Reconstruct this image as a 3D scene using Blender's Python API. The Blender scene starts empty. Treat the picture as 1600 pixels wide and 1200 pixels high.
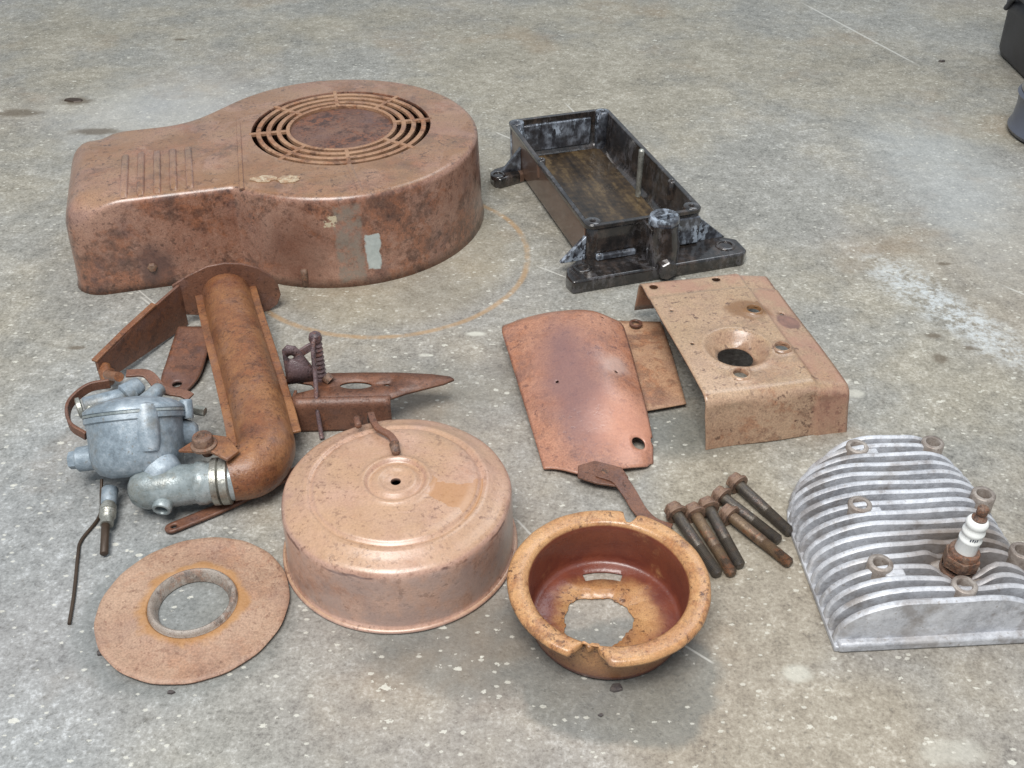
import bpy, bmesh, math, random
from mathutils import Vector, Matrix
PI = math.pi
random.seed(7)
SC = bpy.context.scene
COL = SC.collection
MM = 0.001

# ------------------------------------------------------------------ camera
cam = bpy.data.cameras.new('camera')
cam.sensor_width = 36.0
cam.lens = 36.0 * 1650 / 1600
cam.clip_start = 0.02
cam.clip_end = 60
co = bpy.data.objects.new('camera', cam)
COL.objects.link(co)
co.location = (0, 0, 0.5)
co.rotation_euler = (math.radians(90 - 37.5), 0, 0)
SC.camera = co

# ------------------------------------------------------------------ light of the garage doorway
w = bpy.data.worlds.new('World')
SC.world = w
w.use_nodes = True
bg = w.node_tree.nodes['Background']
bg.inputs[0].default_value = (0.80, 0.90, 1.0, 1)
bg.inputs[1].default_value = 0.44

def area(name, loc, target, size, power, color):
    l = bpy.data.lights.new(name, 'AREA')
    l.shape = 'RECTANGLE'
    l.size, l.size_y = size
    l.energy = power
    l.color = color
    o = bpy.data.objects.new(name, l)
    COL.objects.link(o)
    o.location = loc
    d = Vector(target) - Vector(loc)
    o.rotation_euler = d.to_track_quat('-Z', 'Y').to_euler()
    return o
area('doorway_light', (-0.30, -0.35, 2.15), (0.0, 0.80, 0), (1.30, 0.90), 64, (1.0, 0.975, 0.945))
area('far_fill_light', (0.9, 2.0, 2.4), (0.1, 0.8, 0), (1.4, 1.2), 16, (0.86, 0.93, 1.0))  # unseen cool lamp added at the far side for highlights
SC.cycles.max_bounces = 6
SC.cycles.diffuse_bounces = 3
SC.cycles.glossy_bounces = 3
SC.cycles.transmission_bounces = 1
SC.cycles.caustics_reflective = False
SC.view_settings.view_transform = 'Standard'
SC.view_settings.look = 'None'
SC.view_settings.exposure = 0.15
SC.view_settings.gamma = 1.0
SC.view_settings.use_curve_mapping = False

# ------------------------------------------------------------------ helpers: colour and nodes
def s(r, g, b):
    def f(c):
        c /= 255.0
        return c / 12.92 if c <= 0.04045 else ((c + 0.055) / 1.055) ** 2.4
    return (f(r), f(g), f(b), 1)

class NT:
    def __init__(self, name):
        self.mat = bpy.data.materials.new(name)
        self.mat.use_nodes = True
        self.t = self.mat.node_tree
        self.b = self.t.nodes['Principled BSDF']
        self.tc = self.t.nodes.new('ShaderNodeTexCoord')
        self.obj = self.tc.outputs['Object']
        self.cache = {}
    def put(self, sock, v):
        if hasattr(v, 'links') or isinstance(v, bpy.types.NodeSocket):
            self.t.links.new(v, sock)
        else:
            try:
                sock.default_value = v
            except Exception:
                sock.default_value = (v, v, v, 1) if len(sock.default_value) == 4 else (v, v, v)
    def m(self, op, a, b=0.0, c=0.0):
        n = self.t.nodes.new('ShaderNodeMath'); n.operation = op
        self.put(n.inputs[0], a); self.put(n.inputs[1], b); self.put(n.inputs[2], c)
        return n.outputs[0]
    def vm(self, op, a, b=(0, 0, 0)):
        n = self.t.nodes.new('ShaderNodeVectorMath'); n.operation = op
        self.put(n.inputs[0], a); self.put(n.inputs[1], b)
        return n.outputs['Value'] if op in ('LENGTH', 'DOT_PRODUCT', 'DISTANCE') else n.outputs[0]
    def mp(self, vec=None, loc=(0, 0, 0), scale=(1, 1, 1), rot=(0, 0, 0)):
        n = self.t.nodes.new('ShaderNodeMapping')
        self.put(n.inputs[0], vec or self.obj)
        n.inputs[1].default_value = loc; n.inputs[2].default_value = rot; n.inputs[3].default_value = scale
        return n.outputs[0]
    def noise(self, scale, detail=4, rough=0.55, vec=None, dist=0.0, seed=0.0, color=False):
        key = (scale, detail, rough, dist, seed, color)
        if vec is None and key in self.cache:
            return self.cache[key]
        r = self._noise(scale, detail, rough, vec, dist, seed, color)
        if vec is None:
            self.cache[key] = r
        return r
    def _noise(self, scale, detail, rough, vec, dist, seed, color):
        n = self.t.nodes.new('ShaderNodeTexNoise')
        v = vec or self.obj
        if seed:
            v = self.vm('ADD', v, (seed * 1.37, seed * 0.71, seed * 2.11))
        self.put(n.inputs['Vector'], v)
        n.inputs['Scale'].default_value = scale; n.inputs['Detail'].default_value = detail
        n.inputs['Roughness'].default_value = rough; n.inputs['Distortion'].default_value = dist
        return n.outputs[1] if color else n.outputs[0]
    def vor(self, scale, vec=None, feature='F1', rnd=1.0):
        n = self.t.nodes.new('ShaderNodeTexVoronoi'); n.feature = feature
        self.put(n.inputs['Vector'], vec or self.obj); n.inputs['Scale'].default_value = scale
        n.inputs['Randomness'].default_value = rnd
        return n
    def step(self, x, lo, hi, a=0.0, b=1.0):
        n = self.t.nodes.new('ShaderNodeMapRange'); n.interpolation_type = 'SMOOTHSTEP'
        self.put(n.inputs[0], x)
        if lo > hi:
            lo, hi, a, b = hi, lo, b, a
        n.inputs[1].default_value = lo; n.inputs[2].default_value = hi
        n.inputs[3].default_value = a; n.inputs[4].default_value = b
        return n.outputs[0]
    def mix(self, fac, a, b, mode='MIX'):
        n = self.t.nodes.new('ShaderNodeMix'); n.data_type = 'RGBA'; n.blend_type = mode
        self.put(n.inputs[0], fac); self.put(n.inputs[6], a); self.put(n.inputs[7], b)
        return n.outputs[2]
    def ramp(self, fac, stops):
        n = self.t.nodes.new('ShaderNodeValToRGB')
        e = n.color_ramp.elements
        while len(e) < len(stops):
            e.new(0.5)
        for el, (p, c) in zip(e, stops):
            el.position = p; el.color = c
        self.put(n.inputs[0], fac)
        return n.outputs[0]
    def sep(self, v=None):
        n = self.t.nodes.new('ShaderNodeSeparateXYZ')
        self.put(n.inputs[0], v or self.obj)
        return n.outputs
    def normal_z(self):
        g = self.t.nodes.new('ShaderNodeNewGeometry')
        return self.sep(g.outputs['Normal'])[2]
    def bump(self, h, strength=0.4, dist=0.0004, prev=None):
        n = self.t.nodes.new('ShaderNodeBump')
        n.inputs['Strength'].default_value = strength; n.inputs['Distance'].default_value = dist
        self.put(n.inputs['Height'], h)
        if prev:
            self.put(n.inputs['Normal'], prev)
        return n.outputs[0]
    def out(self, color, rough=0.5, metal=0.0, normal=None, spec=0.5, coat=0.0, crough=0.27):
        self.put(self.b.inputs['Base Color'], color)
        self.put(self.b.inputs['Roughness'], rough)
        self.put(self.b.inputs['Metallic'], metal)
        self.put(self.b.inputs['Specular IOR Level'], spec)
        if normal:
            self.put(self.b.inputs['Normal'], normal)
        if coat:
            self.put(self.b.inputs['Coat Weight'], coat)
            self.b.inputs['Coat Roughness'].default_value = crough
        return self.mat
    # masks in millimetres of the object's own space
    def ell(self, cx, cy, rx, ry, edge=0.35, wob=0.35, rot=0.0, wscale=60, seed=3):
        v = self.mp(None, (-cx * MM, -cy * MM, 0))
        if rot:
            v = self.mp(v, rot=(0, 0, -rot))
        v = self.mp(v, scale=(1000 / rx, 1000 / ry, 0))
        d = self.vm('LENGTH', v)
        n = self.noise(16 if wscale < 24 else (32 if wscale < 50 else 95), 3, 0.6, seed=3)
        d = self.m('ADD', d, self.m('MULTIPLY', self.m('SUBTRACT', n, 0.5), wob * 2))
        return self.step(d, 1 + edge / 2, 1 - edge / 2, 0.0, 1.0) if False else self.m('SUBTRACT', 1.0, self.step(d, 1 - edge, 1 + edge))
    def seg(self, p0, p1, width, soft=0.5):
        x, y, z = self.sep()
        dx, dy = (p1[0] - p0[0]) * MM, (p1[1] - p0[1]) * MM
        L = math.hypot(dx, dy)
        ux, uy = dx / L, dy / L
        px = self.m('SUBTRACT', x, p0[0] * MM); py = self.m('SUBTRACT', y, p0[1] * MM)
        al = self.m('ADD', self.m('MULTIPLY', px, ux), self.m('MULTIPLY', py, uy))
        ac = self.m('ABSOLUTE', self.m('SUBTRACT', self.m('MULTIPLY', px, uy), self.m('MULTIPLY', py, ux)))
        a = self.m('SUBTRACT', 1.0, self.step(ac, width * MM * (1 - soft), width * MM * (1 + soft)))
        e = self.m('MULTIPLY', self.step(al, 0, L * 0.15), self.m('SUBTRACT', 1.0, self.step(al, L * 0.8, L)))
        return self.m('MULTIPLY', a, e)

# ------------------------------------------------------------------ helpers: objects
def thing(name, label, cat, loc=(0, 0, 0), rz=0.0, group=None):
    o = bpy.data.objects.new(name, None)
    o.empty_display_size = 0.01
    COL.objects.link(o)
    o.location = Vector(loc) * MM
    o.rotation_euler = (0, 0, rz)
    o['label'] = label; o['category'] = cat
    if group:
        o['group'] = group
    o['_l'] = 1
    del o['_l']
    return o

def add(name, bm, mat, parent=None, loc=None, smooth=35, bevel=0.0, solid=0.0, label=None, soff=-1.0, segs=2):
    """bm in millimetres, relative to the parent's origin (or world when no parent)."""
    bm.normal_update()
    bmesh.ops.scale(bm, vec=(MM, MM, MM), verts=bm.verts)
    me = bpy.data.meshes.new(name)
    bm.to_mesh(me); bm.free()
    me.materials.append(mat)
    if smooth is not None:
        me.polygons.foreach_set('use_smooth', [True] * len(me.polygons))
        me.set_sharp_from_angle(angle=math.radians(smooth))
    o = bpy.data.objects.new(name, me)
    COL.objects.link(o)
    if parent:
        o.parent = parent
    if loc:
        o.location = Vector(loc) * MM
    if solid:
        md = o.modifiers.new('thickness', 'SOLIDIFY'); md.thickness = solid * MM; md.offset = soff
    if bevel:
        md = o.modifiers.new('edge', 'BEVEL'); md.width = bevel * MM; md.segments = segs
        md.limit_method = 'ANGLE'; md.angle_limit = math.radians(40)
    if label:
        o['label'] = label
    return o

def tag(o, label, cat, group=None):
    o['label'] = label; o['category'] = cat
    if group:
        o['group'] = group
    return o

def B():
    return bmesh.new()

def box(bm, x0, x1, y0, y1, z0, z1, M=None):
    vs = [bm.verts.new((x, y, z)) for z in (z0, z1) for (x, y) in ((x0, y0), (x1, y0), (x1, y1), (x0, y1))]
    for f in ((3, 2, 1, 0), (4, 5, 6, 7), (0, 1, 5, 4), (1, 2, 6, 5), (2, 3, 7, 6), (3, 0, 4, 7)):
        bm.faces.new([vs[i] for i in f])
    if M is not None:
        for v in vs:
            v.co = M @ v.co
    return bm

def prism(bm, poly, z0, z1, M=None):
    a = [bm.verts.new((x, y, z0)) for x, y in poly]
    b = [bm.verts.new((x, y, z1)) for x, y in poly]
    n = len(poly)
    bm.faces.new(a[::-1]); bm.faces.new(b)
    for i in range(n):
        bm.faces.new((a[i], a[(i + 1) % n], b[(i + 1) % n], b[i]))
    if M is not None:
        for v in a + b:
            v.co = M @ v.co
    bmesh.ops.recalc_face_normals(bm, faces=bm.faces)
    return bm

def lathe(bm, prof, n=48, M=None, wob=None, caps=True):
    """prof: (r, z) from bottom to top on the outside; wob(theta, r, z) -> r, z."""
    rings = []
    for r, z in prof:
        if r < 1e-6:
            rings.append([bm.verts.new((0, 0, z))])
            continue
        ring = []
        for i in range(n):
            t = 2 * PI * i / n
            rr, zz = wob(t, r, z) if wob else (r, z)
            ring.append(bm.verts.new((rr * math.cos(t), rr * math.sin(t), zz)))
        rings.append(ring)
    for a, b in zip(rings, rings[1:]):
        if len(a) == 1 and len(b) == 1:
            continue
        for i in range(n):
            j = (i + 1) % n
            if len(a) == 1:
                bm.faces.new((a[0], b[j], b[i]))
            elif len(b) == 1:
                bm.faces.new((a[i], a[j], b[0]))
            else:
                bm.faces.new((a[i], a[j], b[j], b[i]))
    if M is not None:
        for ring in rings:
            for v in ring:
                v.co = M @ v.co
    return bm

def frame_z(p, d):
    """matrix that puts local +z along d at p"""
    q = Vector(d).normalized().to_track_quat('Z', 'Y')
    return Matrix.Translation(Vector(p)) @ q.to_matrix().to_4x4()

def cyl(bm, p0, p1, r0, r1=None, n=20, bev=0.6):
    r1 = r0 if r1 is None else r1
    L = (Vector(p1) - Vector(p0)).length
    b = min(bev, r0 * 0.4, r1 * 0.4, L * 0.3)
    prof = [(0, 0), (r0 - b, 0), (r0, b), (r1, L - b), (r1 - b, L), (0, L)]
    return lathe(bm, prof, n, frame_z(p0, Vector(p1) - Vector(p0)))

def spline(pts, per=8):
    P = [Vector(p) for p in pts]
    out = []
    for i in range(len(P) - 1):
        p0 = P[i - 1] if i else P[0] * 2 - P[1]
        p1, p2 = P[i], P[i + 1]
        p3 = P[i + 2] if i + 2 < len(P) else P[-1] * 2 - P[-2]
        for k in range(per):
            t = k / per
            out.append(0.5 * ((2 * p1) + (p2 - p0) * t + (2 * p0 - 5 * p1 + 4 * p2 - p3) * t * t + (3 * p1 - p0 - 3 * p2 + p3) * t ** 3))
    out.append(P[-1])
    return out

def sweep(bm, path, sect, up=(0, 0, 1), caps=True, scale=None):
    """sweep the closed section sect [(side, up)] along path"""
    path = [Vector(p) for p in path]
    rings = []
    n = len(path)
    for i, p in enumerate(path):
        d = (path[min(i + 1, n - 1)] - path[max(i - 1, 0)]).normalized()
        sd = d.cross(Vector(up))
        if sd.length < 1e-5:
            sd = Vector((1, 0, 0))
        sd.normalize()
        u = sd.cross(d).normalized()
        k = scale(i / (n - 1)) if scale else 1.0
        rings.append([bm.verts.new(p + sd * a * k + u * b * k) for a, b in sect])
    m = len(sect)
    for a, b in zip(rings, rings[1:]):
        for i in range(m):
            bm.faces.new((a[i], b[i], b[(i + 1) % m], a[(i + 1) % m]))
    if caps:
        bm.faces.new(rings[0]); bm.faces.new(rings[-1][::-1])
    bmesh.ops.recalc_face_normals(bm, faces=bm.faces)
    return bm

def circ(r, n=12, ry=None):
    ry = ry or r
    return [(r * math.cos(2 * PI * i / n), ry * math.sin(2 * PI * i / n)) for i in range(n)]

def tube(bm, pts, r, n=10, per=8, scale=None):
    return sweep(bm, spline(pts, per), circ(r, n), scale=scale)

def loop(cx, cy, rx, ry=None, n=24, rot=0.0, jag=0.0, rnd=None):
    ry = ry or rx
    out = []
    for i in range(n):
        t = 2 * PI * i / n
        k = 1 + (rnd.uniform(-jag, jag) if rnd else 0)
        x, y = rx * k * math.cos(t), ry * k * math.sin(t)
        out.append((cx + x * math.cos(rot) - y * math.sin(rot), cy + x * math.sin(rot) + y * math.cos(rot)))
    return out

def fill_loops(bm, loops, z=0.0):
    es = []
    for L in loops:
        vs = [bm.verts.new((x, y, z)) for x, y in L]
        for i in range(len(vs)):
            es.append(bm.edges.new((vs[i], vs[(i + 1) % len(vs)])))
    bmesh.ops.triangle_fill(bm, use_beauty=True, use_dissolve=False, edges=es)
    return bm

def sheet(fn, us, vs, holes=()):
    """a sheet laid out flat in (u, v), with real holes, then bent by fn(u, v) -> (x, y, z)"""
    bm = B()
    V = [[bm.verts.new((u, v, 0)) for v in vs] for u in us]
    cut = set()
    mu, mv = 0.003 * (us[-1] - us[0]), 0.003 * (vs[-1] - vs[0])
    for L in holes:
        u0, u1 = min(p[0] for p in L), max(p[0] for p in L)
        v0, v1 = min(p[1] for p in L), max(p[1] for p in L)
        for i in range(len(us) - 1):
            for j in range(len(vs) - 1):
                if us[i + 1] > u0 - mu and us[i] < u1 + mu and vs[j + 1] > v0 - mv and vs[j] < v1 + mv:
                    cut.add((i, j))
    for i in range(len(us) - 1):
        for j in range(len(vs) - 1):
            if (i, j) not in cut:
                bm.faces.new((V[i][j], V[i + 1][j], V[i + 1][j + 1], V[i][j + 1]))
    es = [e for e in bm.edges if len(e.link_faces) == 1]
    def inner(e):
        a, b = e.verts
        def bd(x, y, lo, hi): return abs(x - lo) < 1e-6 and abs(y - lo) < 1e-6 or abs(x - hi) < 1e-6 and abs(y - hi) < 1e-6
        return not (bd(a.co.x, b.co.x, us[0], us[-1]) or bd(a.co.y, b.co.y, vs[0], vs[-1]))
    es = [e for e in es if inner(e)]
    for v in [v for v in bm.verts if not v.link_faces]:
        bm.verts.remove(v)
    for L in holes:
        hv = [bm.verts.new((x, y, 0)) for x, y in L]
        for i in range(len(hv)):
            es.append(bm.edges.new((hv[i], hv[(i + 1) % len(hv)])))
    if holes:
        bmesh.ops.triangle_fill(bm, use_beauty=True, use_dissolve=False, edges=es)
    bmesh.ops.recalc_face_normals(bm, faces=bm.faces)
    if sum(f.normal.z for f in bm.faces) < 0:
        bmesh.ops.reverse_faces(bm, faces=bm.faces)
    for v in bm.verts:
        v.co = Vector(fn(v.co.x, v.co.y))
    return bm

def lin(a, b, n):
    return [a + (b - a) * i / n for i in range(n + 1)]

def sst(x, a, b):
    t = max(0.0, min(1.0, (x - a) / (b - a)))
    return t * t * (3 - 2 * t)

# ------------------------------------------------------------------ materials
def rust_mat(name, lo, mid, hi, pits, dust=None, dust_amt=0.6, seed=1, big=22, pit_amt=0.5, rough=(0.42, 0.75),
             bumps=0.35, extra=None, streak=None, metal=0.0, spec=0.5, coat=0.0, flake=(0.47, 0.56, 0.8), gain=0.80, grain=0.85):
    n = NT(name)
    n_orange = tuple(0.55 * m_ + 0.45 * o_ for m_, o_ in zip(mid, s(176, 104, 56)))
    a = n.noise(big, 4, 0.62, seed=seed, dist=0.6)
    b = n.noise(big * 5, 4, 0.65, seed=seed + 1)
    c = n.noise(big * 26, 3, 0.7, seed=seed + 2)
    f = n.m('ADD', n.m('MULTIPLY', a, 0.62), n.m('ADD', n.m('MULTIPLY', b, 0.28), n.m('MULTIPLY', c, 0.10)))
    paint = n.ramp(f, [(0.38, mid), (0.60, hi)])
    rust = n.ramp(n.noise(big * 3.4, 4, 0.7, seed=seed + 15), [(0.34, pits), (0.46, lo), (0.58, n_orange), (0.68, mid)])
    fm = n.noise(big * 1.1, 5, 0.70, seed=seed + 14, dist=0.5)
    fm2 = n.noise(big * 9, 3, 0.70, seed=seed + 13)
    fl_ = n.m('ADD', n.m('MULTIPLY', fm, 0.78), n.m('MULTIPLY', fm2, 0.22))
    col = n.mix(n.m('MULTIPLY', n.step(fl_, flake[0], flake[1]), flake[2]), paint, rust)
    gp = n.step(n.noise(big * 1.6, 3, 0.62, seed=seed + 19), 0.52, 0.70)
    col = n.mix(n.m('MULTIPLY', gp, 0.35), col, n.mix(0.6, lo, s(128, 112, 116)))
    fine = n.step(c, 0.35, 0.7)
    col = n.mix(n.m('MULTIPLY', fine, 0.22), col, hi)
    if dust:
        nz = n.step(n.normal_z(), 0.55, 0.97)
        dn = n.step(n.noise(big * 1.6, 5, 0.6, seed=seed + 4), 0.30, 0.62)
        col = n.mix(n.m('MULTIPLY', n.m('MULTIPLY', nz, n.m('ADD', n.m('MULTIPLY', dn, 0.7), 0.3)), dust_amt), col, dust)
    p = n.noise(big * 12, 4, 0.65, seed=seed + 6)
    pl = n.noise(big * 2.2, 3, 0.6, seed=seed + 7)
    pm = n.m('MULTIPLY', n.step(p, 0.56, 0.64), n.step(pl, 0.40, 0.60))
    col = n.mix(n.m('MULTIPLY', pm, pit_amt), col, pits)
    big_p = n.step(n.noise(big * 4, 5, 0.7, seed=seed + 9), 0.66, 0.72)
    col = n.mix(n.m('MULTIPLY', big_p, pit_amt * 0.8), col, pits)
    # light scratches
    sv = n.mp(None, scale=(1, 14, 6), rot=(0.3, 0.2, 0.7))
    sc = n.step(n.noise(big * 3, 2, 0.5, vec=sv, seed=seed + 11), 0.70, 0.74)
    col = n.mix(n.m('MULTIPLY', sc, 0.35), col, hi)
    gr = n.noise(big * 48, 3, 0.7, seed=seed + 16)
    gv_ = n.m('MULTIPLY', gain, n.m('ADD', 0.18, n.m('MULTIPLY', gr, 1.64)))
    col = n.mix(grain, n.mix(1.0, col, 0.5 * gain + 0.5, 'MULTIPLY'), n.mix(1.0, col, gv_, 'MULTIPLY'))
    sp = n.m('MULTIPLY', n.step(n.noise(big * 22, 3, 0.7, seed=seed + 21), 0.56, 0.66), n.step(n.noise(big * 1.7, 3, 0.6, seed=seed + 22), 0.36, 0.6))
    col = n.mix(n.m('MULTIPLY', sp, 0.55), col, pits)
    if extra:
        col = extra(n, col)
    r = n.m('ADD', rough[0], n.m('MULTIPLY', n.m('ADD', n.m('MULTIPLY', b, 0.6), n.m('MULTIPLY', c, 0.4)), rough[1] - rough[0]))
    h = n.m('ADD', n.m('MULTIPLY', b, 1.2), n.m('ADD', n.m('MULTIPLY', c, 0.5), n.m('MULTIPLY', pm, -0.6)))
    return n.out(col, r, metal, n.bump(h, bumps, 0.0012), spec, coat)

def concrete():
    n = NT('concrete_floor')
    o = n.obj
    big = n.noise(3.2, 5, 0.6, seed=2)
    mid = n.noise(14, 4, 0.65, seed=4)
    fin = n.noise(110, 4, 0.8, seed=5)
    grit = n.noise(420, 3, 0.75, seed=6)
    f = n.m('ADD', n.m('MULTIPLY', mid, 0.20), n.m('ADD', n.m('MULTIPLY', fin, 0.42), n.m('MULTIPLY', grit, 0.38)))
    grey = n.ramp(f, [(0.34, s(88, 90, 90)), (0.46, s(130, 132, 131)), (0.54, s(149, 151, 150)), (0.66, s(196, 199, 200))])
    tan = n.ramp(f, [(0.34, s(92, 86, 74)), (0.46, s(137, 130, 114)), (0.54, s(156, 149, 133)), (0.66, s(194, 189, 175))])
    tm = n.m('ADD', 0.40, n.m('MULTIPLY', n.step(n.m('ADD', big, n.m('MULTIPLY', n.m('SUBTRACT', mid, 0.5), 0.5)), 0.36, 0.66), 0.5))
    tm = n.m('MAXIMUM', tm, n.ell(150, 340, 120, 60, 0.5, 0.4, seed=9, wscale=18))
    tm = n.m('MAXIMUM', tm, n.ell(150, 480, 60, 170, 0.5, 0.4, seed=5, wscale=18))
    tm = n.m('MULTIPLY', tm, n.m('SUBTRACT', 1.0, n.ell(-300, 430, 110, 260, 0.5, 0.4, seed=8, wscale=14)))
    col = n.mix(tm, grey, tan)
    # pinkish far corner
    col = n.mix(n.m('MULTIPLY', n.step(n.noise(2.1, 3, 0.5, seed=13), 0.45, 0.65), 0.18), col, s(150, 128, 122))
    # dark grains
    dk = n.step(n.noise(330, 3, 0.6, seed=15), 0.60, 0.70)
    col = n.mix(n.m('MULTIPLY', dk, 0.40), col, s(96, 92, 84))
    # damp patches at the cup and the round cover; the rest is painted shade
    damp_shade = n.m('MAXIMUM', n.ell(62, 374, 58, 44, 0.10, 0.30, wscale=30, seed=21), n.ell(-22, 398, 66, 36, 0.3, 0.4, wscale=26, seed=22))
    damp_shade = n.m('MAXIMUM', damp_shade, n.ell(130, 592, 44, 26, 0.5, 0.3, wscale=26, seed=23))  # shade between shield and cover plate, painted into the floor colour
    damp_shade = n.m('MAXIMUM', damp_shade, n.m('MULTIPLY', n.ell(-70, 640, 70, 40, 0.5, 0.4, wscale=22, seed=26), 0.7))  # bluish shade beside the governor bracket, painted into the floor colour
    damp_shade = n.m('MAXIMUM', damp_shade, n.m('MULTIPLY', n.ell(-196, 425, 66, 66, 0.10, 0.12, wscale=40, seed=27), 0.7))  # shade painted on the floor round the ring plate
    col = n.mix(n.m('MULTIPLY', damp_shade, 0.55), col, s(92, 97, 95))
    # pale cement bloom streak
    bl = n.m('MULTIPLY', n.ell(372, 758, 92, 22, 0.6, 0.6, rot=-1.13, wscale=40, seed=31), n.step(fin, 0.38, 0.62))
    bl = n.m('MAXIMUM', bl, n.m('MULTIPLY', n.ell(455, 1000, 60, 160, 0.8, 0.5, wscale=18, seed=33), 0.35))
    bl = n.m('MAXIMUM', bl, n.m('MULTIPLY', n.ell(-400, 1180, 120, 90, 0.8, 0.6, wscale=16, seed=34), 0.4))
    col = n.mix(n.m('MULTIPLY', bl, 0.75), col, s(196, 202, 204))
    for (x, y, rx, ry, k) in [(163, 379, 8, 6, .55), (236, 328, 17, 8, .35), (348, 823, 5, 3, .0), (98, 565, 6, 3, .7), (262, 640, 9, 5, .6), (257, 655, 6, 4, .6), (-30, 720, 7, 3, .8), (-70, 690, 5, 2, .6)]:
        col = n.mix(n.m('MULTIPLY', n.ell(x, y, rx, ry, 0.4, 0.5, wscale=110, seed=x % 7 + 1), k), col, s(200, 198, 186))
    for (x, y, rx, ry) in [(348, 717, 7, 4), (344, 685, 6, 6), (395, 832, 6, 3), (372, 700, 5, 3), (-470, 1120, 26, 9), (-577, 1172, 26, 10), (-355, 700, 7, 3), (-450, 1417, 9, 4), (-520, 1207, 17, 11)]:
        col = n.mix(n.m('MULTIPLY', n.ell(x, y, rx, ry, 0.5, 0.5, wscale=90, seed=abs(x) % 5 + 1), 0.75), col, s(92, 80, 64))
    # rust ring left by a can
    v = n.vm('SUBTRACT', o, (-0.116, 0.846, 0))
    d = n.vm('LENGTH', n.mp(v, scale=(1, 1, 0)))
    d = n.m('ADD', d, n.m('MULTIPLY', n.m('SUBTRACT', mid, 0.5), 0.004))
    ring = n.m('SUBTRACT', 1.0, n.step(n.m('ABSOLUTE', n.m('SUBTRACT', d, 0.131)), 0.0008, 0.0042))
    ring = n.m('MULTIPLY', ring, n.step(n.noise(34, 4, 0.7, seed=40), 0.26, 0.52))
    col = n.mix(n.m('MULTIPLY', ring, 0.6), col, s(170, 134, 90))
    inside = n.m('MULTIPLY', n.m('SUBTRACT', 1.0, n.step(d, 0.10, 0.131)), 0.22)
    col = n.mix(inside, col, s(150, 134, 98))
    # rust bloom near the parts
    rb = n.m('MULTIPLY', n.step(n.noise(7, 4, 0.6, seed=44), 0.55, 0.72), 0.25)
    col = n.mix(rb, col, s(142, 112, 76))
    # pale chips and flecks of several sizes
    for sc, th, rad, k in [(60, 0.93, 0.14, .6), (150, 0.87, 0.25, .6), (310, 0.74, 0.36, .5)]:
        vv = n.vor(sc, n.vm('ADD', n.mp(None, scale=(0.62, 1, 1), rot=(0, 0, 0.25)), n.vm('SCALE', (0, 0, 0))))
        rnd = n.sep(vv.outputs['Color'])[0]
        siz = n.sep(vv.outputs['Color'])[1]
        jag = n.m('MULTIPLY', n.m('SUBTRACT', n.noise(sc * 4, 3, 0.6, seed=50), 0.5), 0.55)
        dd = n.m('ADD', vv.outputs['Distance'], jag)
        m_ = n.m('MULTIPLY', n.m('LESS_THAN', dd, n.m('MULTIPLY', siz, rad)), n.m('GREATER_THAN', rnd, th))
        col = n.mix(n.m('MULTIPLY', m_, k), col, s(214, 212, 200))
    # scratches
    for p0, p1, wd in [((421, 1584), (528, 1305), 1.6), ((-327, 780), (-271, 721), .8), ((-340, 800), (-290, 745), .6), ((60, 800), (20, 830), .8), ((-20, 1120), (10, 1090), 1.0),
                       ((-150, 1180), (-110, 1090), 1.0), ((-60, 1060), (-160, 1040), .7), ((-235, 780), (-210, 745), .8), ((98, 402), (118, 385), .7), ((2, 505), (20, 478), .7),
                       ((-370, 940), (-330, 985), .9), ((100, 1100), (60, 1210), 1.0), ((-95, 1100), (-80, 1160), 1.0), ((430, 800), (520, 700), 1.0)]:
        col = n.mix(n.m('MULTIPLY', n.seg(p0, p1, wd), 0.55), col, s(208, 206, 198))
    h = n.m('ADD', n.m('MULTIPLY', fin, 1.0), n.m('ADD', n.m('MULTIPLY', grit, 0.6), n.m('MULTIPLY', mid, 0.8)))
    h = n.m('SUBTRACT', h, n.m('MULTIPLY', dk, 0.3))
    r = n.m('SUBTRACT', 0.62, n.m('MULTIPLY', damp_shade, 0.15))
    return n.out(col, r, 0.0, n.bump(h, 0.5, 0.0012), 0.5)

M_FLOOR = concrete()

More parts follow.
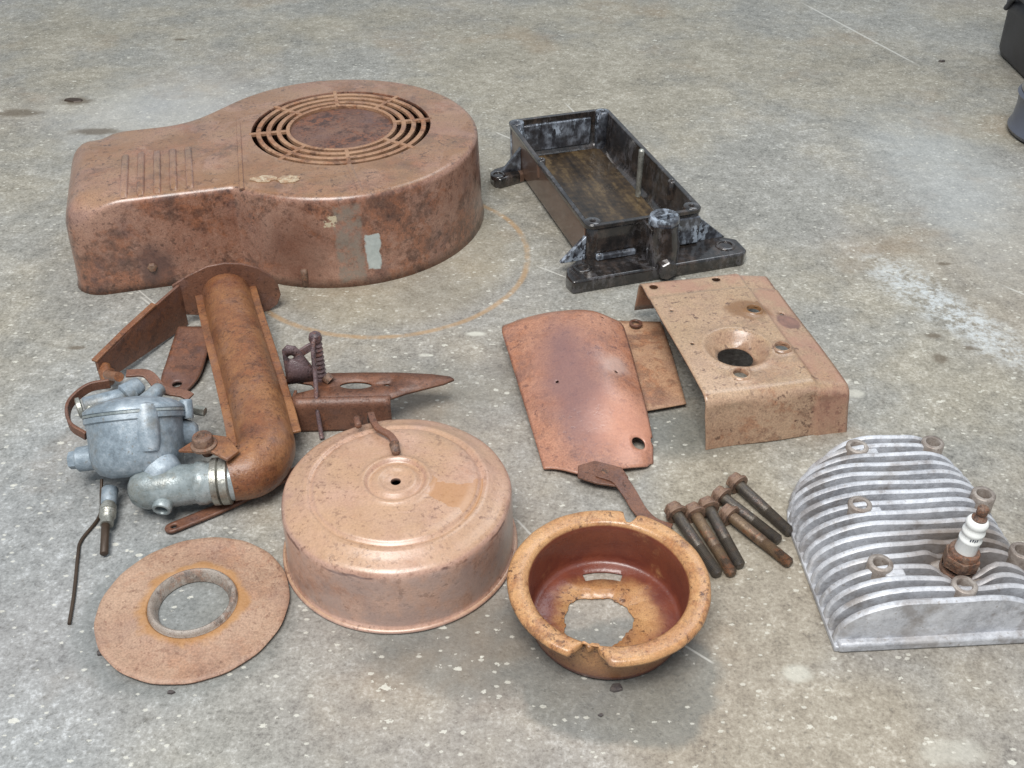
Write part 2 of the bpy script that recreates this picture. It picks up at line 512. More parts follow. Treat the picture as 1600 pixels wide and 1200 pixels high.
def housing_extra(n, col):
    x, y, z = n.sep()
    wob = n.m('MULTIPLY', n.m('SUBTRACT', n.noise(70, 4, 0.6, seed=61), 0.5), 0.010)
    def bx(x0, x1, z0, z1, soft=0.0015):
        xx = n.m('ADD', x, wob); zz = n.m('ADD', z, wob)
        a = n.m('MULTIPLY', n.step(xx, x0 * MM - soft, x0 * MM + soft), n.m('SUBTRACT', 1.0, n.step(xx, x1 * MM - soft, x1 * MM + soft)))
        b = n.m('MULTIPLY', n.step(zz, z0 * MM - soft, z0 * MM + soft), n.m('SUBTRACT', 1.0, n.step(zz, z1 * MM - soft, z1 * MM + soft)))
        side = n.m('LESS_THAN', y, -0.085)
        return n.m('MULTIPLY', n.m('MULTIPLY', a, b), side)
    g = bx(14, 36, 4, 78)
    g = n.m('MULTIPLY', g, n.step(n.noise(120, 4, 0.7, seed=62), 0.30, 0.62))
    col = n.mix(n.m('MULTIPLY', g, 0.75), col, s(128, 122, 112))
    p = bx(38, 50, 14, 48, 0.0008)
    col = n.mix(n.m('MULTIPLY', p, 0.95), col, n.mix(n.noise(200, 3, 0.6, seed=63), s(150, 160, 158), s(196, 204, 200)))
    p = bx(6, 16, 60, 70, 0.0008)
    col = n.mix(n.m('MULTIPLY', p, n.step(n.noise(260, 3, 0.6, seed=64), 0.45, 0.5)), col, s(190, 176, 150))
    # dark burnt patch on the neck front and the belly
    dv = n.vm('LENGTH', n.mp(n.vm('SUBTRACT', n.obj, (-0.145, -0.137, 0.022)), scale=(1, 0.6, 0.8)))
    dm = n.m('SUBTRACT', 1.0, n.step(n.m('ADD', dv, n.m('MULTIPLY', wob, 1.6)), 0.008, 0.022))
    col = n.mix(n.m('MULTIPLY', dm, 0.65), col, s(84, 62, 58))
    dv = n.vm('LENGTH', n.mp(n.vm('SUBTRACT', n.obj, (-0.02, -0.133, 0.035)), scale=(0.8, 0.5, 0.6)))
    dm = n.m('SUBTRACT', 1.0, n.step(n.m('ADD', dv, n.m('MULTIPLY', wob, 2.0)), 0.010, 0.034))
    col = n.mix(n.m('MULTIPLY', dm, 0.5), col, s(92, 60, 48))
    # wandering oily water marks on the lid
    wm = n.m('MULTIPLY', n.step(n.noise(16, 3, 0.5, seed=66, dist=1.2), 0.55, 0.58), n.step(n.normal_z(), 0.8, 0.95))
    return n.mix(n.m('MULTIPLY', wm, 0.35), col, s(128, 88, 52))

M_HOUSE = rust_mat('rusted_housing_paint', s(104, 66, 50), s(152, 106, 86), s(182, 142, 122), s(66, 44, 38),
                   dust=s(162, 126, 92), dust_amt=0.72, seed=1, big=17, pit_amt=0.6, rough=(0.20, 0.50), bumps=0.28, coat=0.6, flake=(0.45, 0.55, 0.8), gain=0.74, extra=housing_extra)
M_SCREEN = rust_mat('dark_rusted_screen', s(72, 50, 46), s(104, 74, 66), s(130, 98, 82), s(48, 34, 34), seed=5, big=30, pit_amt=0.7)
M_GRILLE = rust_mat('rusted_grille', s(112, 74, 54), s(156, 114, 86), s(180, 142, 112), s(80, 54, 42), seed=6, big=30, pit_amt=0.5)

def cover_extra(n, col):
    # brown tide mark on the lid, east side
    x, y, z = n.sep()
    w_ = n.m('MULTIPLY', n.m('SUBTRACT', n.noise(50, 4, 0.55, seed=71), 0.5), 0.030)
    ang = n.m('ARCTAN2', n.m('ADD', y, w_), x)
    rad = n.vm('LENGTH', n.mp(None, scale=(1, 1, 0)))
    mk = n.m('MULTIPLY', n.m('LESS_THAN', ang, 0.10), n.m('GREATER_THAN', ang, -0.62))
    mk = n.m('MULTIPLY', mk, n.m('MULTIPLY', n.m('GREATER_THAN', n.m('ADD', rad, w_), 0.021), n.m('LESS_THAN', rad, 0.054)))
    mk = n.m('MULTIPLY', mk, n.step(n.normal_z(), 0.8, 0.95))
    col = n.mix(n.m('MULTIPLY', mk, 0.6), col, s(166, 116, 66))
    # chipped paint along the shoulder
    ck = n.m('SUBTRACT', 1.0, n.step(n.m('ABSOLUTE', n.m('ADD', n.m('SUBTRACT', z, 0.0435), n.m('MULTIPLY', w_, 0.22))), 0.0004, 0.0012))
    ck = n.m('MULTIPLY', ck, n.m('MULTIPLY', n.step(n.noise(28, 3, 0.6, seed=75), 0.46, 0.54), n.m('LESS_THAN', y, -0.02)))
    col = n.mix(n.m('MULTIPLY', ck, 0.85), col, s(84, 52, 44))
    # greyed primer on the skirt
    sk = n.m('MULTIPLY', n.m('SUBTRACT', 1.0, n.step(n.normal_z(), 0.1, 0.5)), n.step(n.noise(60, 5, 0.65, seed=73), 0.38, 0.60))
    return n.mix(n.m('MULTIPLY', sk, 0.55), col, s(164, 144, 138))
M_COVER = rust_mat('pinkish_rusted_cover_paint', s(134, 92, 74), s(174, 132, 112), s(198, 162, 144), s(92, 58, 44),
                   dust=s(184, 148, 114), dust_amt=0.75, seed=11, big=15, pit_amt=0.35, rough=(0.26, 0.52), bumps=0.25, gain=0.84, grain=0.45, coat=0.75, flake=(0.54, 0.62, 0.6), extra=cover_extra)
def cup_extra(n, col):
    rad = n.vm('LENGTH', n.mp(None, scale=(1, 1, 0)))
    j = n.m('MULTIPLY', n.m('SUBTRACT', n.noise(60, 4, 0.6, seed=77), 0.5), 0.010)
    ins = n.m('SUBTRACT', 1.0, n.step(rad, 0.0465, 0.0472))
    far = n.m('MULTIPLY', ins, n.step(n.m('ADD', rad, n.m('MULTIPLY', j, 2)), 0.024, 0.038))
    return n.mix(n.m('MULTIPLY', far, n.step(n.noise(70, 5, 0.65, seed=78), 0.18, 0.42)), col, n.mix(n.noise(90, 4, 0.6, seed=79), s(84, 40, 38), s(132, 72, 50)))
M_CUP = rust_mat('orange_rusted_cup', s(126, 80, 52), s(180, 126, 82), s(212, 164, 114), s(78, 46, 34), seed=14, big=26,
                 pit_amt=0.8, rough=(0.16, 0.46), coat=0.35, bumps=0.3, gain=0.78, flake=(0.50, 0.60, 0.75), extra=cup_extra)
def disc_extra(n, col):
    rad = n.vm('LENGTH', n.mp(None, scale=(1, 1, 0)))
    j = n.m('MULTIPLY', n.m('SUBTRACT', n.noise(50, 4, 0.6, seed=81), 0.5), 0.022)
    o = n.m('SUBTRACT', 1.0, n.step(n.m('ADD', rad, j), 0.030, 0.036))
    return n.mix(n.m('MULTIPLY', o, 0.6), col, s(168, 120, 62))
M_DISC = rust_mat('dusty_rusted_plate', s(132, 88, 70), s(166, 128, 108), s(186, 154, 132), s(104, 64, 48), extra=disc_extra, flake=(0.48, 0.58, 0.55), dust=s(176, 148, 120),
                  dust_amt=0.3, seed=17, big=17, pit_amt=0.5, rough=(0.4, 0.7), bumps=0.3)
M_COLLAR = rust_mat('greyed_collar_metal', s(112, 96, 86), s(148, 134, 122), s(180, 170, 160), s(86, 74, 68), seed=18, big=40, rough=(0.35, 0.6))
M_PIPE = rust_mat('orange_brown_pipe_rust', s(92, 56, 42), s(134, 84, 58), s(172, 120, 78), s(84, 50, 36), seed=21, big=24,
                  pit_amt=0.6, rough=(0.3, 0.55), bumps=0.6, flake=(0.46, 0.6, 0.6), coat=0.2, gain=0.68)
M_BROWN = rust_mat('dark_brown_bracket_rust', s(74, 50, 42), s(104, 70, 56), s(134, 94, 74), s(54, 38, 34), seed=24, big=26,
                   pit_amt=0.5, rough=(0.3, 0.6), flake=(0.5, 0.6, 0.55))
M_OILY = rust_mat('oily_dark_linkage', s(64, 52, 56), s(98, 82, 86), s(130, 108, 108), s(34, 28, 30), seed=26, big=40, pit_amt=0.5, rough=(0.18, 0.45), bumps=0.6)
def shield_extra(n, col):
    a = n.ell(2, -20, 22, 62, 0.6, 0.5, rot=0.2, wscale=40, seed=3)
    col = n.mix(n.m('MULTIPLY', a, 0.75), col, s(122, 94, 94))
    a = n.ell(32, -2, 10, 9, 0.5, 0.6, wscale=90)
    col = n.mix(n.m('MULTIPLY', a, 0.6), col, s(176, 150, 140))
    a = n.ell(36, -58, 22, 26, 0.7, 0.5, wscale=40)  # pink highlight painted on the lower right of the sheet
    return n.mix(n.m('MULTIPLY', a, 0.5), col, s(206, 150, 128))
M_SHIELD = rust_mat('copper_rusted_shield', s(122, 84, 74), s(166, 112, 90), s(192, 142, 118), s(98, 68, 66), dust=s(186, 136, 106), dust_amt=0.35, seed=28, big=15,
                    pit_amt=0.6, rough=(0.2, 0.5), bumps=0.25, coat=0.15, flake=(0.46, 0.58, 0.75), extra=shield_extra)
def plate_extra(n, col):
    a = n.ell(71, 93, 17, 13, 0.2, 0.45, wscale=80, seed=4)
    col = n.mix(n.m('MULTIPLY', a, 0.8), col, s(122, 84, 46))
    a = n.ell(97, 76, 9, 10, 0.15, 0.25, wscale=80, seed=6)
    col = n.mix(n.m('MULTIPLY', a, 0.9), col, s(92, 66, 60))
    x, y, z = n.sep()
    j = n.m('MULTIPLY', n.m('SUBTRACT', n.noise(60, 4, 0.6, seed=9), 0.5), 0.008)
    fl = n.step(n.m('ADD', x, j), 0.081, 0.085)
    bk = n.step(n.m('ADD', y, j), 0.126, 0.131)
    return n.mix(n.m('MULTIPLY', n.m('MULTIPLY', n.m('MAXIMUM', fl, bk), n.step(n.noise(45, 5, 0.65, seed=12), 0.32, 0.62)), 0.6), col, s(160, 116, 98))
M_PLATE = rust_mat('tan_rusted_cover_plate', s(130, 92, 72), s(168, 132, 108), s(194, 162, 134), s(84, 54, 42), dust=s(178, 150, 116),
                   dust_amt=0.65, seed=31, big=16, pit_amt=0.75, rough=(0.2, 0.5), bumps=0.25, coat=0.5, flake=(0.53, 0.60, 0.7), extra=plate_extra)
M_FLAT = rust_mat('orange_grey_baffle', s(140, 98, 74), s(176, 130, 100), s(196, 158, 126), s(120, 88, 70), seed=34, big=20, rough=(0.45, 0.7))
M_BOLTHEAD = rust_mat('rusty_bolt_head', s(70, 50, 42), s(108, 80, 66), s(150, 122, 102), s(46, 36, 34), seed=37, big=70, rough=(0.4, 0.65), bumps=0.5)
M_SHANK = rust_mat('black_oiled_bolt_steel', s(44, 42, 44), s(66, 63, 63), s(104, 94, 80), s(30, 28, 30), seed=38, big=60, rough=(0.22, 0.45), metal=0.3, bumps=0.3, flake=(0.52, 0.62, 0.3))

M_SHANK2 = rust_mat('brown_worn_bolt_steel', s(66, 52, 46), s(98, 80, 68), s(136, 112, 84), s(44, 36, 34), seed=39, big=60, rough=(0.3, 0.55), metal=0.2, bumps=0.3)

def alu(name, lo, mid, hi, dirt, seed, dirt_amt=0.5, metal=0.45, rough=(0.35, 0.6), big=28, extra=None):
    n = NT(name)
    a = n.noise(big, 6, 0.6, seed=seed); b = n.noise(big * 8, 5, 0.65, seed=seed + 1); c = n.noise(big * 30, 3, 0.6, seed=seed + 2)
    f = n.m('ADD', n.m('MULTIPLY', a, 0.5), n.m('ADD', n.m('MULTIPLY', b, 0.35), n.m('MULTIPLY', c, 0.15)))
    col = n.ramp(f, [(0.36, lo), (0.5, mid), (0.64, hi)])
    d = n.step(n.noise(big * 0.9, 5, 0.65, seed=seed + 3), 0.50, 0.66)
    col = n.mix(n.m('MULTIPLY', d, dirt_amt), col, dirt)
    col = n.mix(n.m('MULTIPLY', n.step(n.noise(big * 14, 3, 0.6, seed=seed + 5), 0.62, 0.7), 0.5), col, dirt)
    if extra:
        col = extra(n, col)
    r = n.m('ADD', rough[0], n.m('MULTIPLY', b, rough[1] - rough[0]))
    h = n.m('ADD', b, n.m('MULTIPLY', c, 0.5))
    return n.out(col, r, metal, n.bump(h, 0.35, 0.0008))
def head_extra(n, col):
    g = n.ell(84, 44, 40, 26, 0.6, 0.4, wscale=40, seed=3)
    col = n.mix(n.m('MULTIPLY', g, 0.7), col, s(108, 92, 78))
    g = n.m('MULTIPLY', n.step(n.noise(26, 5, 0.7, seed=7), 0.52, 0.64), 0.5)
    return n.mix(g, col, s(112, 100, 90))
M_HEAD = alu('weathered_cast_aluminium', s(142, 143, 148), s(188, 190, 195), s(218, 220, 225), s(132, 122, 112), 41, 0.5, 0.08, (0.28, 0.55), extra=head_extra)
M_BOSS = alu('stained_boss_metal', s(104, 92, 84), s(142, 132, 124), s(176, 168, 160), s(88, 66, 52), 43, 0.6, 0.3)
M_CARB = alu('blue_grey_zinc_casting', s(98, 108, 116), s(134, 147, 157), s(174, 184, 192), s(112, 104, 90), 45, 0.6, 0.15, (0.3, 0.55))
M_CARB2 = alu('oiled_grey_zinc_casting', s(104, 112, 112), s(140, 150, 152), s(176, 184, 186), s(108, 98, 78), 47, 0.5, 0.15, (0.16, 0.4))
M_NICKEL = alu('dull_plated_fitting', s(120, 118, 110), s(160, 160, 152), s(196, 196, 188), s(96, 84, 66), 49, 0.4, 0.6, (0.2, 0.4), 60)

def pan_mat(name, lo, mid, hi, streak, seed, amt, rough=(0.05, 0.30), brown=False, coat=0.8):
    n = NT(name)
    v = n.mp(None, scale=(2.2, 0.28, 1))
    a = n.noise(34, 6, 0.68, vec=v, seed=seed); b = n.noise(160, 5, 0.65, seed=seed + 1)
    f = n.m('ADD', n.m('MULTIPLY', a, 0.65), n.m('MULTIPLY', b, 0.35))
    col = n.ramp(f, [(0.38, lo), (0.50, mid), (0.60, hi)])
    k1 = n.step(n.noise(30, 3, 0.6, seed=seed + 3), 0.44, 0.62)
    k2 = n.step(n.noise(190, 4, 0.75, vec=n.mp(None, scale=(1, 1, 0.55), rot=(0.4, 0.5, 0.3)), seed=seed + 4), 0.48, 0.56)
    k = n.m('MULTIPLY', n.m('MULTIPLY', k1, k2), amt)
    col = n.mix(k, col, streak)
    if brown:
        x, y, z = n.sep()
        side = n.m('MULTIPLY', n.m('MULTIPLY', n.m('MULTIPLY', n.m('LESS_THAN', x, -0.0525), n.m('GREATER_THAN', x, -0.0575)), n.m('LESS_THAN', z, 0.044)), n.m('GREATER_THAN', y, -0.112))
        col = n.mix(n.m('MULTIPLY', side, n.step(a, 0.20, 0.50)), col, s(104, 80, 66))
        rside = n.m('MULTIPLY', side, 0.35)
    r = n.m('ADD', rough[0], n.m('MULTIPLY', n.noise(60, 4, 0.6, seed=seed + 5), rough[1] - rough[0]))
    if brown:
        r = n.m('ADD', r, rside)
    return n.out(col, r, 0.1, n.bump(n.m('ADD', a, n.m('MULTIPLY', b, 0.5)), 0.35, 0.0008), 0.6, coat, 0.09)
M_PAN = pan_mat('black_oily_casting', s(22, 21, 22), s(42, 38, 36), s(70, 60, 54), s(120, 118, 122), 51, 0.30, brown=True, coat=0.7)
M_PANEND = pan_mat('black_oily_casting_scraped', s(28, 28, 32), s(64, 66, 72), s(120, 126, 136), s(182, 194, 208), 53, 0.95)
M_PANFLOOR = pan_mat('brown_oil_film', s(34, 28, 22), s(66, 53, 38), s(104, 86, 60), s(60, 54, 50), 55, 0.3, (0.2, 0.4), coat=0.1)

def plain(name, c, rough=0.5, metal=0.0, var=0.25, sc=40, c2=None, bump=0.2):
    n = NT(name)
    a = n.noise(sc, 5, 0.6, seed=len(name))
    c2 = c2 or tuple(list(v * 0.6 for v in c[:3]) + [1])
    col = n.mix(n.m('MULTIPLY', n.step(a, 0.35, 0.65), var * 2), c, c2)
    return n.out(col, n.m('ADD', rough, n.m('MULTIPLY', n.m('SUBTRACT', a, 0.5), 0.2)), metal, n.bump(n.noise(sc * 8, 3, 0.6), bump, 0.0006))
M_PORC = plain('white_porcelain', s(232, 234, 232), 0.12, 0, 0.08, 80, s(190, 186, 176), 0.02)
M_BLACK = plain('dusty_black_plastic', s(42, 42, 46), 0.45, 0, 0.4, 14, s(64, 64, 70), 0.3)
M_CAN = plain('slate_grey_enamel', s(74, 78, 92), 0.3, 0, 0.3, 12, s(98, 102, 112), 0.1)
M_CANLID = plain('dull_tin_lid', s(128, 124, 116), 0.35, 0.3, 0.3, 20, s(90, 80, 70), 0.1)
M_STONE = plain('dark_flake', s(66, 60, 60), 0.6, 0, 0.4, 200, s(96, 88, 82), 0.5)
M_PALE = plain('pale_chip', s(190, 184, 170), 0.7, 0, 0.3, 200, s(150, 144, 130), 0.5)
M_WIRE = plain('brown_wire', s(72, 58, 46), 0.5, 0.2, 0.3, 60)
M_INK = plain('black_print_ink', s(70, 78, 92), 0.3)
M_DECAL = rust_mat('scraped_decal', s(150, 108, 76), s(182, 148, 112), s(214, 202, 176), s(110, 76, 52), seed=58, big=60, pit_amt=0.6, rough=(0.3, 0.5))

# ------------------------------------------------------------------ floor
bm = B()
gv = [bm.verts.new(p) for p in ((-9000, -7000, 0), (9000, -7000, 0), (9000, 11000, 0), (-9000, 11000, 0))]
bm.faces.new(gv)
fl = add('floor', bm, M_FLOOR, smooth=None)
fl['kind'] = 'structure'

# ------------------------------------------------------------------ blower housing
HC = (-165, 928)
HT = 86.0
hz = thing('blower_housing', 'large keyhole-shaped rusty engine blower housing with round ring grille and ribbed neck', 'engine housing', (HC[0], HC[1], 0))
na = math.radians(15.5)                       # direction of the neck
NU = (math.cos(na), math.sin(na)); NV = (-math.sin(na), math.cos(na))
def sdf(x, y):
    dc = math.hypot(x, y) - 133
    px, py = x - (-132), y - (-52)              # centre of the neck block
    a = px * NU[0] + py * NU[1]; b = px * NV[0] + py * NV[1]
    hx, hy, r = 102, 73, 22
    qx, qy = abs(a) - hx + r, abs(b) - hy + r
    db = math.hypot(max(qx, 0), max(qy, 0)) + min(max(qx, qy), 0) - r
    k = 2.5 if y < 0 else 42
    h = max(k - abs(dc - db), 0) / k
    return min(dc, db) - h * h * k * 0.25
OC = (-70, -25)
NA = 220
def outline_pt(t, inset):
    lo, hi = 0.0, 330.0
    dx, dy = math.cos(t), math.sin(t)
    for _ in range(36):
        m_ = (lo + hi) / 2
        if sdf(OC[0] + dx * m_, OC[1] + dy * m_) < -inset:
            lo = m_
        else:
            hi = m_
    return OC[0] + dx * lo, OC[1] + dy * lo
bm = B()
rings = []
angs = [2 * PI * i / NA for i in range(NA)]
def shoulder(t):
    x, y = outline_pt(t, 0)
    a = (x + 132) * NU[0] + (y + 52) * NU[1]
    k = sst(-a, 55, 105)
    return 6.5 + 17 * k, 6.5 + 25 * k
sh = [shoulder(t) for t in angs]
levels = [('w', 0.0), ('w', 0.12), ('w', 0.35), ('w', 0.7), ('w', 1.0)] + [('s', k / 7) for k in range(1, 8)]
for kind, k in levels:
    ring = []
    for t, (ri, rzv) in zip(angs, sh):
        if kind == 'w':
            zz = (HT - rzv) * k
            ins = -3.0 * (1 - k) - (1.6 if k == 0 else 0)
        else:
            a = k * PI / 2
            ins = ri * (1 - math.cos(a)); zz = HT - rzv * (1 - math.sin(a))
        x, y = outline_pt(t, ins)
        if kind == 's' or k == 1:
            zz += 0.4 * math.sin(t * 9 + 1) * (1 - k if kind == 's' else 1)
        ring.append(bm.verts.new((x, y, zz)))
    rings.append(ring)
for a, b in zip(rings, rings[1:]):
    for i in range(NA):
        bm.faces.new((a[i], a[(i + 1) % NA], b[(i + 1) % NA], b[i]))
GC = (4, 12)                                   # grille centre relative to housing origin
top_edges = [bm.edges.get((rings[-1][i], rings[-1][(i + 1) % NA])) for i in range(NA)]
gl = [bm.verts.new((GC[0] + 84 * math.cos(t), GC[1] + 84 * math.sin(t), HT)) for t in lin(0, 2 * PI, 96)[:-1]]
top_edges += [bm.edges.new((gl[i], gl[(i + 1) % 96])) for i in range(96)]
bmesh.ops.triangle_fill(bm, use_beauty=True, use_dissolve=False, edges=top_edges)
# turned-down lip of the opening
lip = [bm.verts.new((GC[0] + 83 * math.cos(t), GC[1] + 83 * math.sin(t), HT - 3)) for t in lin(0, 2 * PI, 96)[:-1]]
for i in range(96):
    j = (i + 1) % 96
    bm.faces.new((gl[i], gl[j], lip[j], lip[i]))
bmesh.ops.recalc_face_normals(bm, faces=bm.faces)
shell = add('shell', bm, M_HOUSE, hz, smooth=38, solid=1.2)
# grille: flat rings, spokes, middle disc
def flat_ring(r0, r1, z0, z1, n=96):
    b_ = B()
    m_ = (z0 + z1) / 2
    lathe(b_, [(r0, z0), (r1, z0), (r1, z1 - .5), (r1 - .6, z1), (r0 + .6, z1), (r0, z1 - .5), (r0, z0)], n, Matrix.Translation((GC[0], GC[1], 0)))
    return b_
for r0, r1 in ((75.2, 79.6), (65.8, 70.2), (56.4, 60.8)):
    add('grille_ring', flat_ring(r0, r1, HT - 3.0, HT), M_GRILLE, hz, smooth=50)
add('grille_ring', flat_ring(48.4, 52.0, HT - 3.6, HT + 0.2), M_GRILLE, hz, smooth=50)
for k in range(8):
    a = math.radians(12 + 45 * k)
    b_ = B()
    Mx = Matrix.Translation((GC[0], GC[1], 0)) @ Matrix.Rotation(a, 4, 'Z')
    box(b_, 50, 86, -1.9, 1.9, HT - 3.0, HT + 0.35, Mx)
    add('grille_spoke', b_, M_GRILLE, hz, bevel=0.5)
b_ = B()
lathe(b_, [(48.6, HT - 6), (48.6, HT - 3.2), (44, HT - 2.6), (20, HT - 2.0), (0, HT - 1.8)], 72, Matrix.Translation((GC[0], GC[1], 0)))
add('screen_disc', b_, M_SCREEN, hz, smooth=50)
# flywheel screen seen dimly through the slots
b_ = B()
lathe(b_, [(82, HT - 46), (40, HT - 44)], 72, Matrix.Translation((GC[0], GC[1], 0)))
add('inner_baffle', b_, M_SCREEN, hz, solid=1)
# ribs pressed in the neck
def W2H(x, y):
    return x - HC[0], y - HC[1]
for k in range(5):
    tx, ty = W2H(-347 + 13 * k, 878 + 4 * k); bx_, by_ = W2H(-325 + 13 * k, 796 + 4.0 * k)
    b_ = B()
    L = math.hypot(tx - bx_, ty - by_)
    a = math.atan2(ty - by_, tx - bx_)
    Mx = Matrix.Translation((bx_, by_, HT - 0.4)) @ Matrix.Rotation(a, 4, 'Z')
    sweep(b_, [(0, 0, -0.6), (2, 0, 0.8), (6, 0, 2.0), (L - 6, 0, 2.0), (L - 3, 0, 1.0), (L, 0, -0.6)], [(-3.4, -2.2), (3.4, -2.2), (2.9, 0.0), (1.6, 0.9), (-1.6, 0.9), (-2.9, 0.0)])
    for v in b_.verts:
        v.co = Mx @ v.co
    add('pressed_rib', b_, M_HOUSE, hz, smooth=60)
b_ = B()
p0 = W2H(-263, 960); p1 = W2H(-230, 815)
sweep(b_, [(p0[0], p0[1], HT - .5), (p0[0] * .7 + p1[0] * .3, p0[1] * .7 + p1[1] * .3, HT + .7), (p1[0], p1[1], HT + .7), (p1[0] + .7, p1[1] - 3, HT - .4)], [(-2.6, -1.4), (2.6, -1.4), (1.5, .8), (-1.5, .8)])
add('crease_bead', b_, M_HOUSE, hz, smooth=60)
b_ = B()
p0 = W2H(-144, 857); p1 = W2H(-129, 811)
sweep(b_, [(p0[0], p0[1], HT + .3), (p1[0], p1[1], HT + .3), (p1[0] + .8, p1[1] - 5, HT - .5)], [(-3.2, -.9), (3.2, -.9), (2.2, .6), (-2.2, .6)])
add('lid_seam', b_, M_HOUSE, hz, smooth=60)
rr = random.Random(5)
b_ = B()
q = W2H(-214, 829)
prism(b_, loop(q[0], q[1], 11, 6, 18, 0.05, 0.2, rr), HT + 0.1, HT + 0.6)
add('decal_scrap', b_, M_DECAL, hz)
b_ = B()
q = W2H(-193, 829)
prism(b_, loop(q[0], q[1], 10, 7, 18, 0.1, 0.16, rr), HT + 0.1, HT + 0.7)
add('decal_scrap', b_, M_DECAL, hz)
# bolt in the neck front, slot and strap on the belly
def wall_point(xw, z):
    t0 = xw - HC[0]
    best = min(range(600), key=lambda i: abs(outline_pt(PI + PI * i / 600, -3 * (1 - z / 77))[0] - t0))
    x, y = outline_pt(PI + PI * best / 600, -3 * (1 - z / 77))
    e = 0.5
    gx = sdf(x + e, y) - sdf(x - e, y); gy = sdf(x, y + e) - sdf(x, y - e)
    g = math.hypot(gx, gy)
    return Vector((x, y, z)), Vector((gx / g, gy / g, 0))
p, nrm = wall_point(-314, 20)
b_ = B(); cyl(b_, p - nrm * 2, p + nrm * 3, 4.5, 3.8, 6, 0.5)
add('side_screw', b_, M_BOLTHEAD, hz)
p, nrm = wall_point(-182, 12)
b_ = B()
for dz0, dz1, r_ in ((-12, 6, 3.2),):
    q0, q1 = p + Vector((0, 0, dz0)), p + Vector((0, 0, dz1))
    cyl(b_, q0 + nrm * .2, q1 + nrm * .2, r_, r_, 12, 1.2)
add('side_clip', b_, M_BOLTHEAD, hz, smooth=50)
p, nrm = wall_point(-268, 32); p2, n2 = wall_point(-262, 4)
b_ = B(); sweep(b_, [p + nrm * .3, p2 + nrm * .5], [(-3, -.6), (3, -.6), (2, .7), (-2, .7)], up=nrm)
add('pressed_rib', b_, M_HOUSE, hz, smooth=60)

# ------------------------------------------------------------------ oil pan / engine base
pa = math.radians(17.3)
pn = thing('oil_pan', 'black oily rectangular oil pan casting with mounting feet and filler boss', 'oil pan', (83.5, 944, 0), pa)
PW, PL, PH = 56, 119, 48.0
def rrect(hx, hy, r, n=5):
    out = []
    for cx, cy, a0 in ((hx - r, hy - r, 0), (-hx + r, hy - r, 90), (-hx + r, -hy + r, 180), (hx - r, -hy + r, 270)):
        for i in range(n + 1):
            a = math.radians(a0 + 90 * i / n)
            out.append((cx + r * math.cos(a), cy + r * math.sin(a)))
    return out
def loft(bm, rings, closed=True, capb=None, capt=None):
    R = [[bm.verts.new(p) for p in r] for r in rings]
    n = len(R[0])
    for a, b in zip(R, R[1:]):
        for i in range(n):
            bm.faces.new((a[i], a[(i + 1) % n], b[(i + 1) % n], b[i]))
    if capb: bm.faces.new(R[0][::-1])
    if capt: bm.faces.new(R[-1])
    return R
b_ = B()
T = 4.5
def rr3(hx, hy, r, z):
    return [(x, y, z) for x, y in rrect(hx, hy, r)]
loft(b_, [rr3(PW - 3, PL - 3, 8, 5), rr3(PW - 2.2, PL - 2.2, 8, 9), rr3(PW - 1.6, PL - 1.6, 8, PH - 5), rr3(PW, PL, 8, PH - 4), rr3(PW, PL, 8, PH),
          rr3(PW - T, PL - T, 5, PH), rr3(PW - T - 1, PL - T - 1, 5, 14), rr3(PW - T - 4, PL - T - 4, 6, 9.5), rr3(PW - T - 8, PL - T - 8, 6, 8)], capb=True)
wall = add('wall', b_, M_PAN, pn, smooth=40, bevel=0.7)
b_ = B()
box(b_, -(PW - T - 7), PW - T - 7, -(PL - T - 7), PL - T - 7, 6, 8.3)
add('pan_floor', b_, M_PANFLOOR, pn)
b_ = B()
box(b_, -(PW - T - 9), PW - T - 16, PL - T - 3.2, PL - T + 0.5, 12, PH - 6)
add('end_panel', b_, M_PANEND, pn, bevel=1.2)
b_ = B()
box(b_, 27, PW - 2.4, -PL - 0.6, -PL + 3, 14, PH - 7)
add('end_panel', b_, M_PANEND, pn, bevel=1.2)
# corner bosses with bolt holes
def ring_hole(bm, c, r, rin, z0, z1, n=20, depth=14):
    lathe(bm, [(r, z0), (r, z1 - .6), (r - .6, z1), (rin + .5, z1), (rin, z1 - .6), (rin, z1 - depth), (0, z1 - depth)], n, Matrix.Translation((c[0], c[1], 0)))
    return bm
for (sx, sy, mt) in ((-1, 1, M_PANEND), (1, 1, M_PANEND), (-1, -1, M_PAN), (1, -1, M_PAN)):
    c = (sx * (PW - 8.5), sy * (PL - 8.5))
    b_ = ring_hole(B(), c, 7.4, 2.4, 8, PH + 0.5)
    bo = add('corner_boss', b_, mt, pn, smooth=50)
for (sx, y) in ((-1, 20), (1, -60)):
    b_ = ring_hole(B(), (sx * (PW - 4.6), y), 4.2, 1.6, 30, PH + 0.4)
    add('rim_boss', b_, M_PAN, pn, smooth=50)
# feet
b_ = B()
fo = [(-78, -148), (86, -148), (92, -142), (92, -122), (74, -108), (-56, -108), (-76, -124), (-80, -136)]
prism(b_, fo, 0, 13)
ft = add('mounting_foot', b_, M_PAN, pn, bevel=2.2, segs=3)
b_ = B()
fo = [(-86, 66), (-80, 62), (-50, 70), (-50, 98), (-80, 88), (-86, 82)]
prism(b_, fo, 0, 11)
add('mounting_foot', b_, M_PAN, pn, bevel=2)
for (x, y, r_) in ((-62, -128, 5), (76, -130, 6), (-80, 72, 4.5)):
    b_ = ring_hole(B(), (x, y), r_ + 3.4, r_, 8, 14.2 if y < 0 else 12.2, depth=8)
    add('foot_boss', b_, M_PAN, pn, smooth=50)
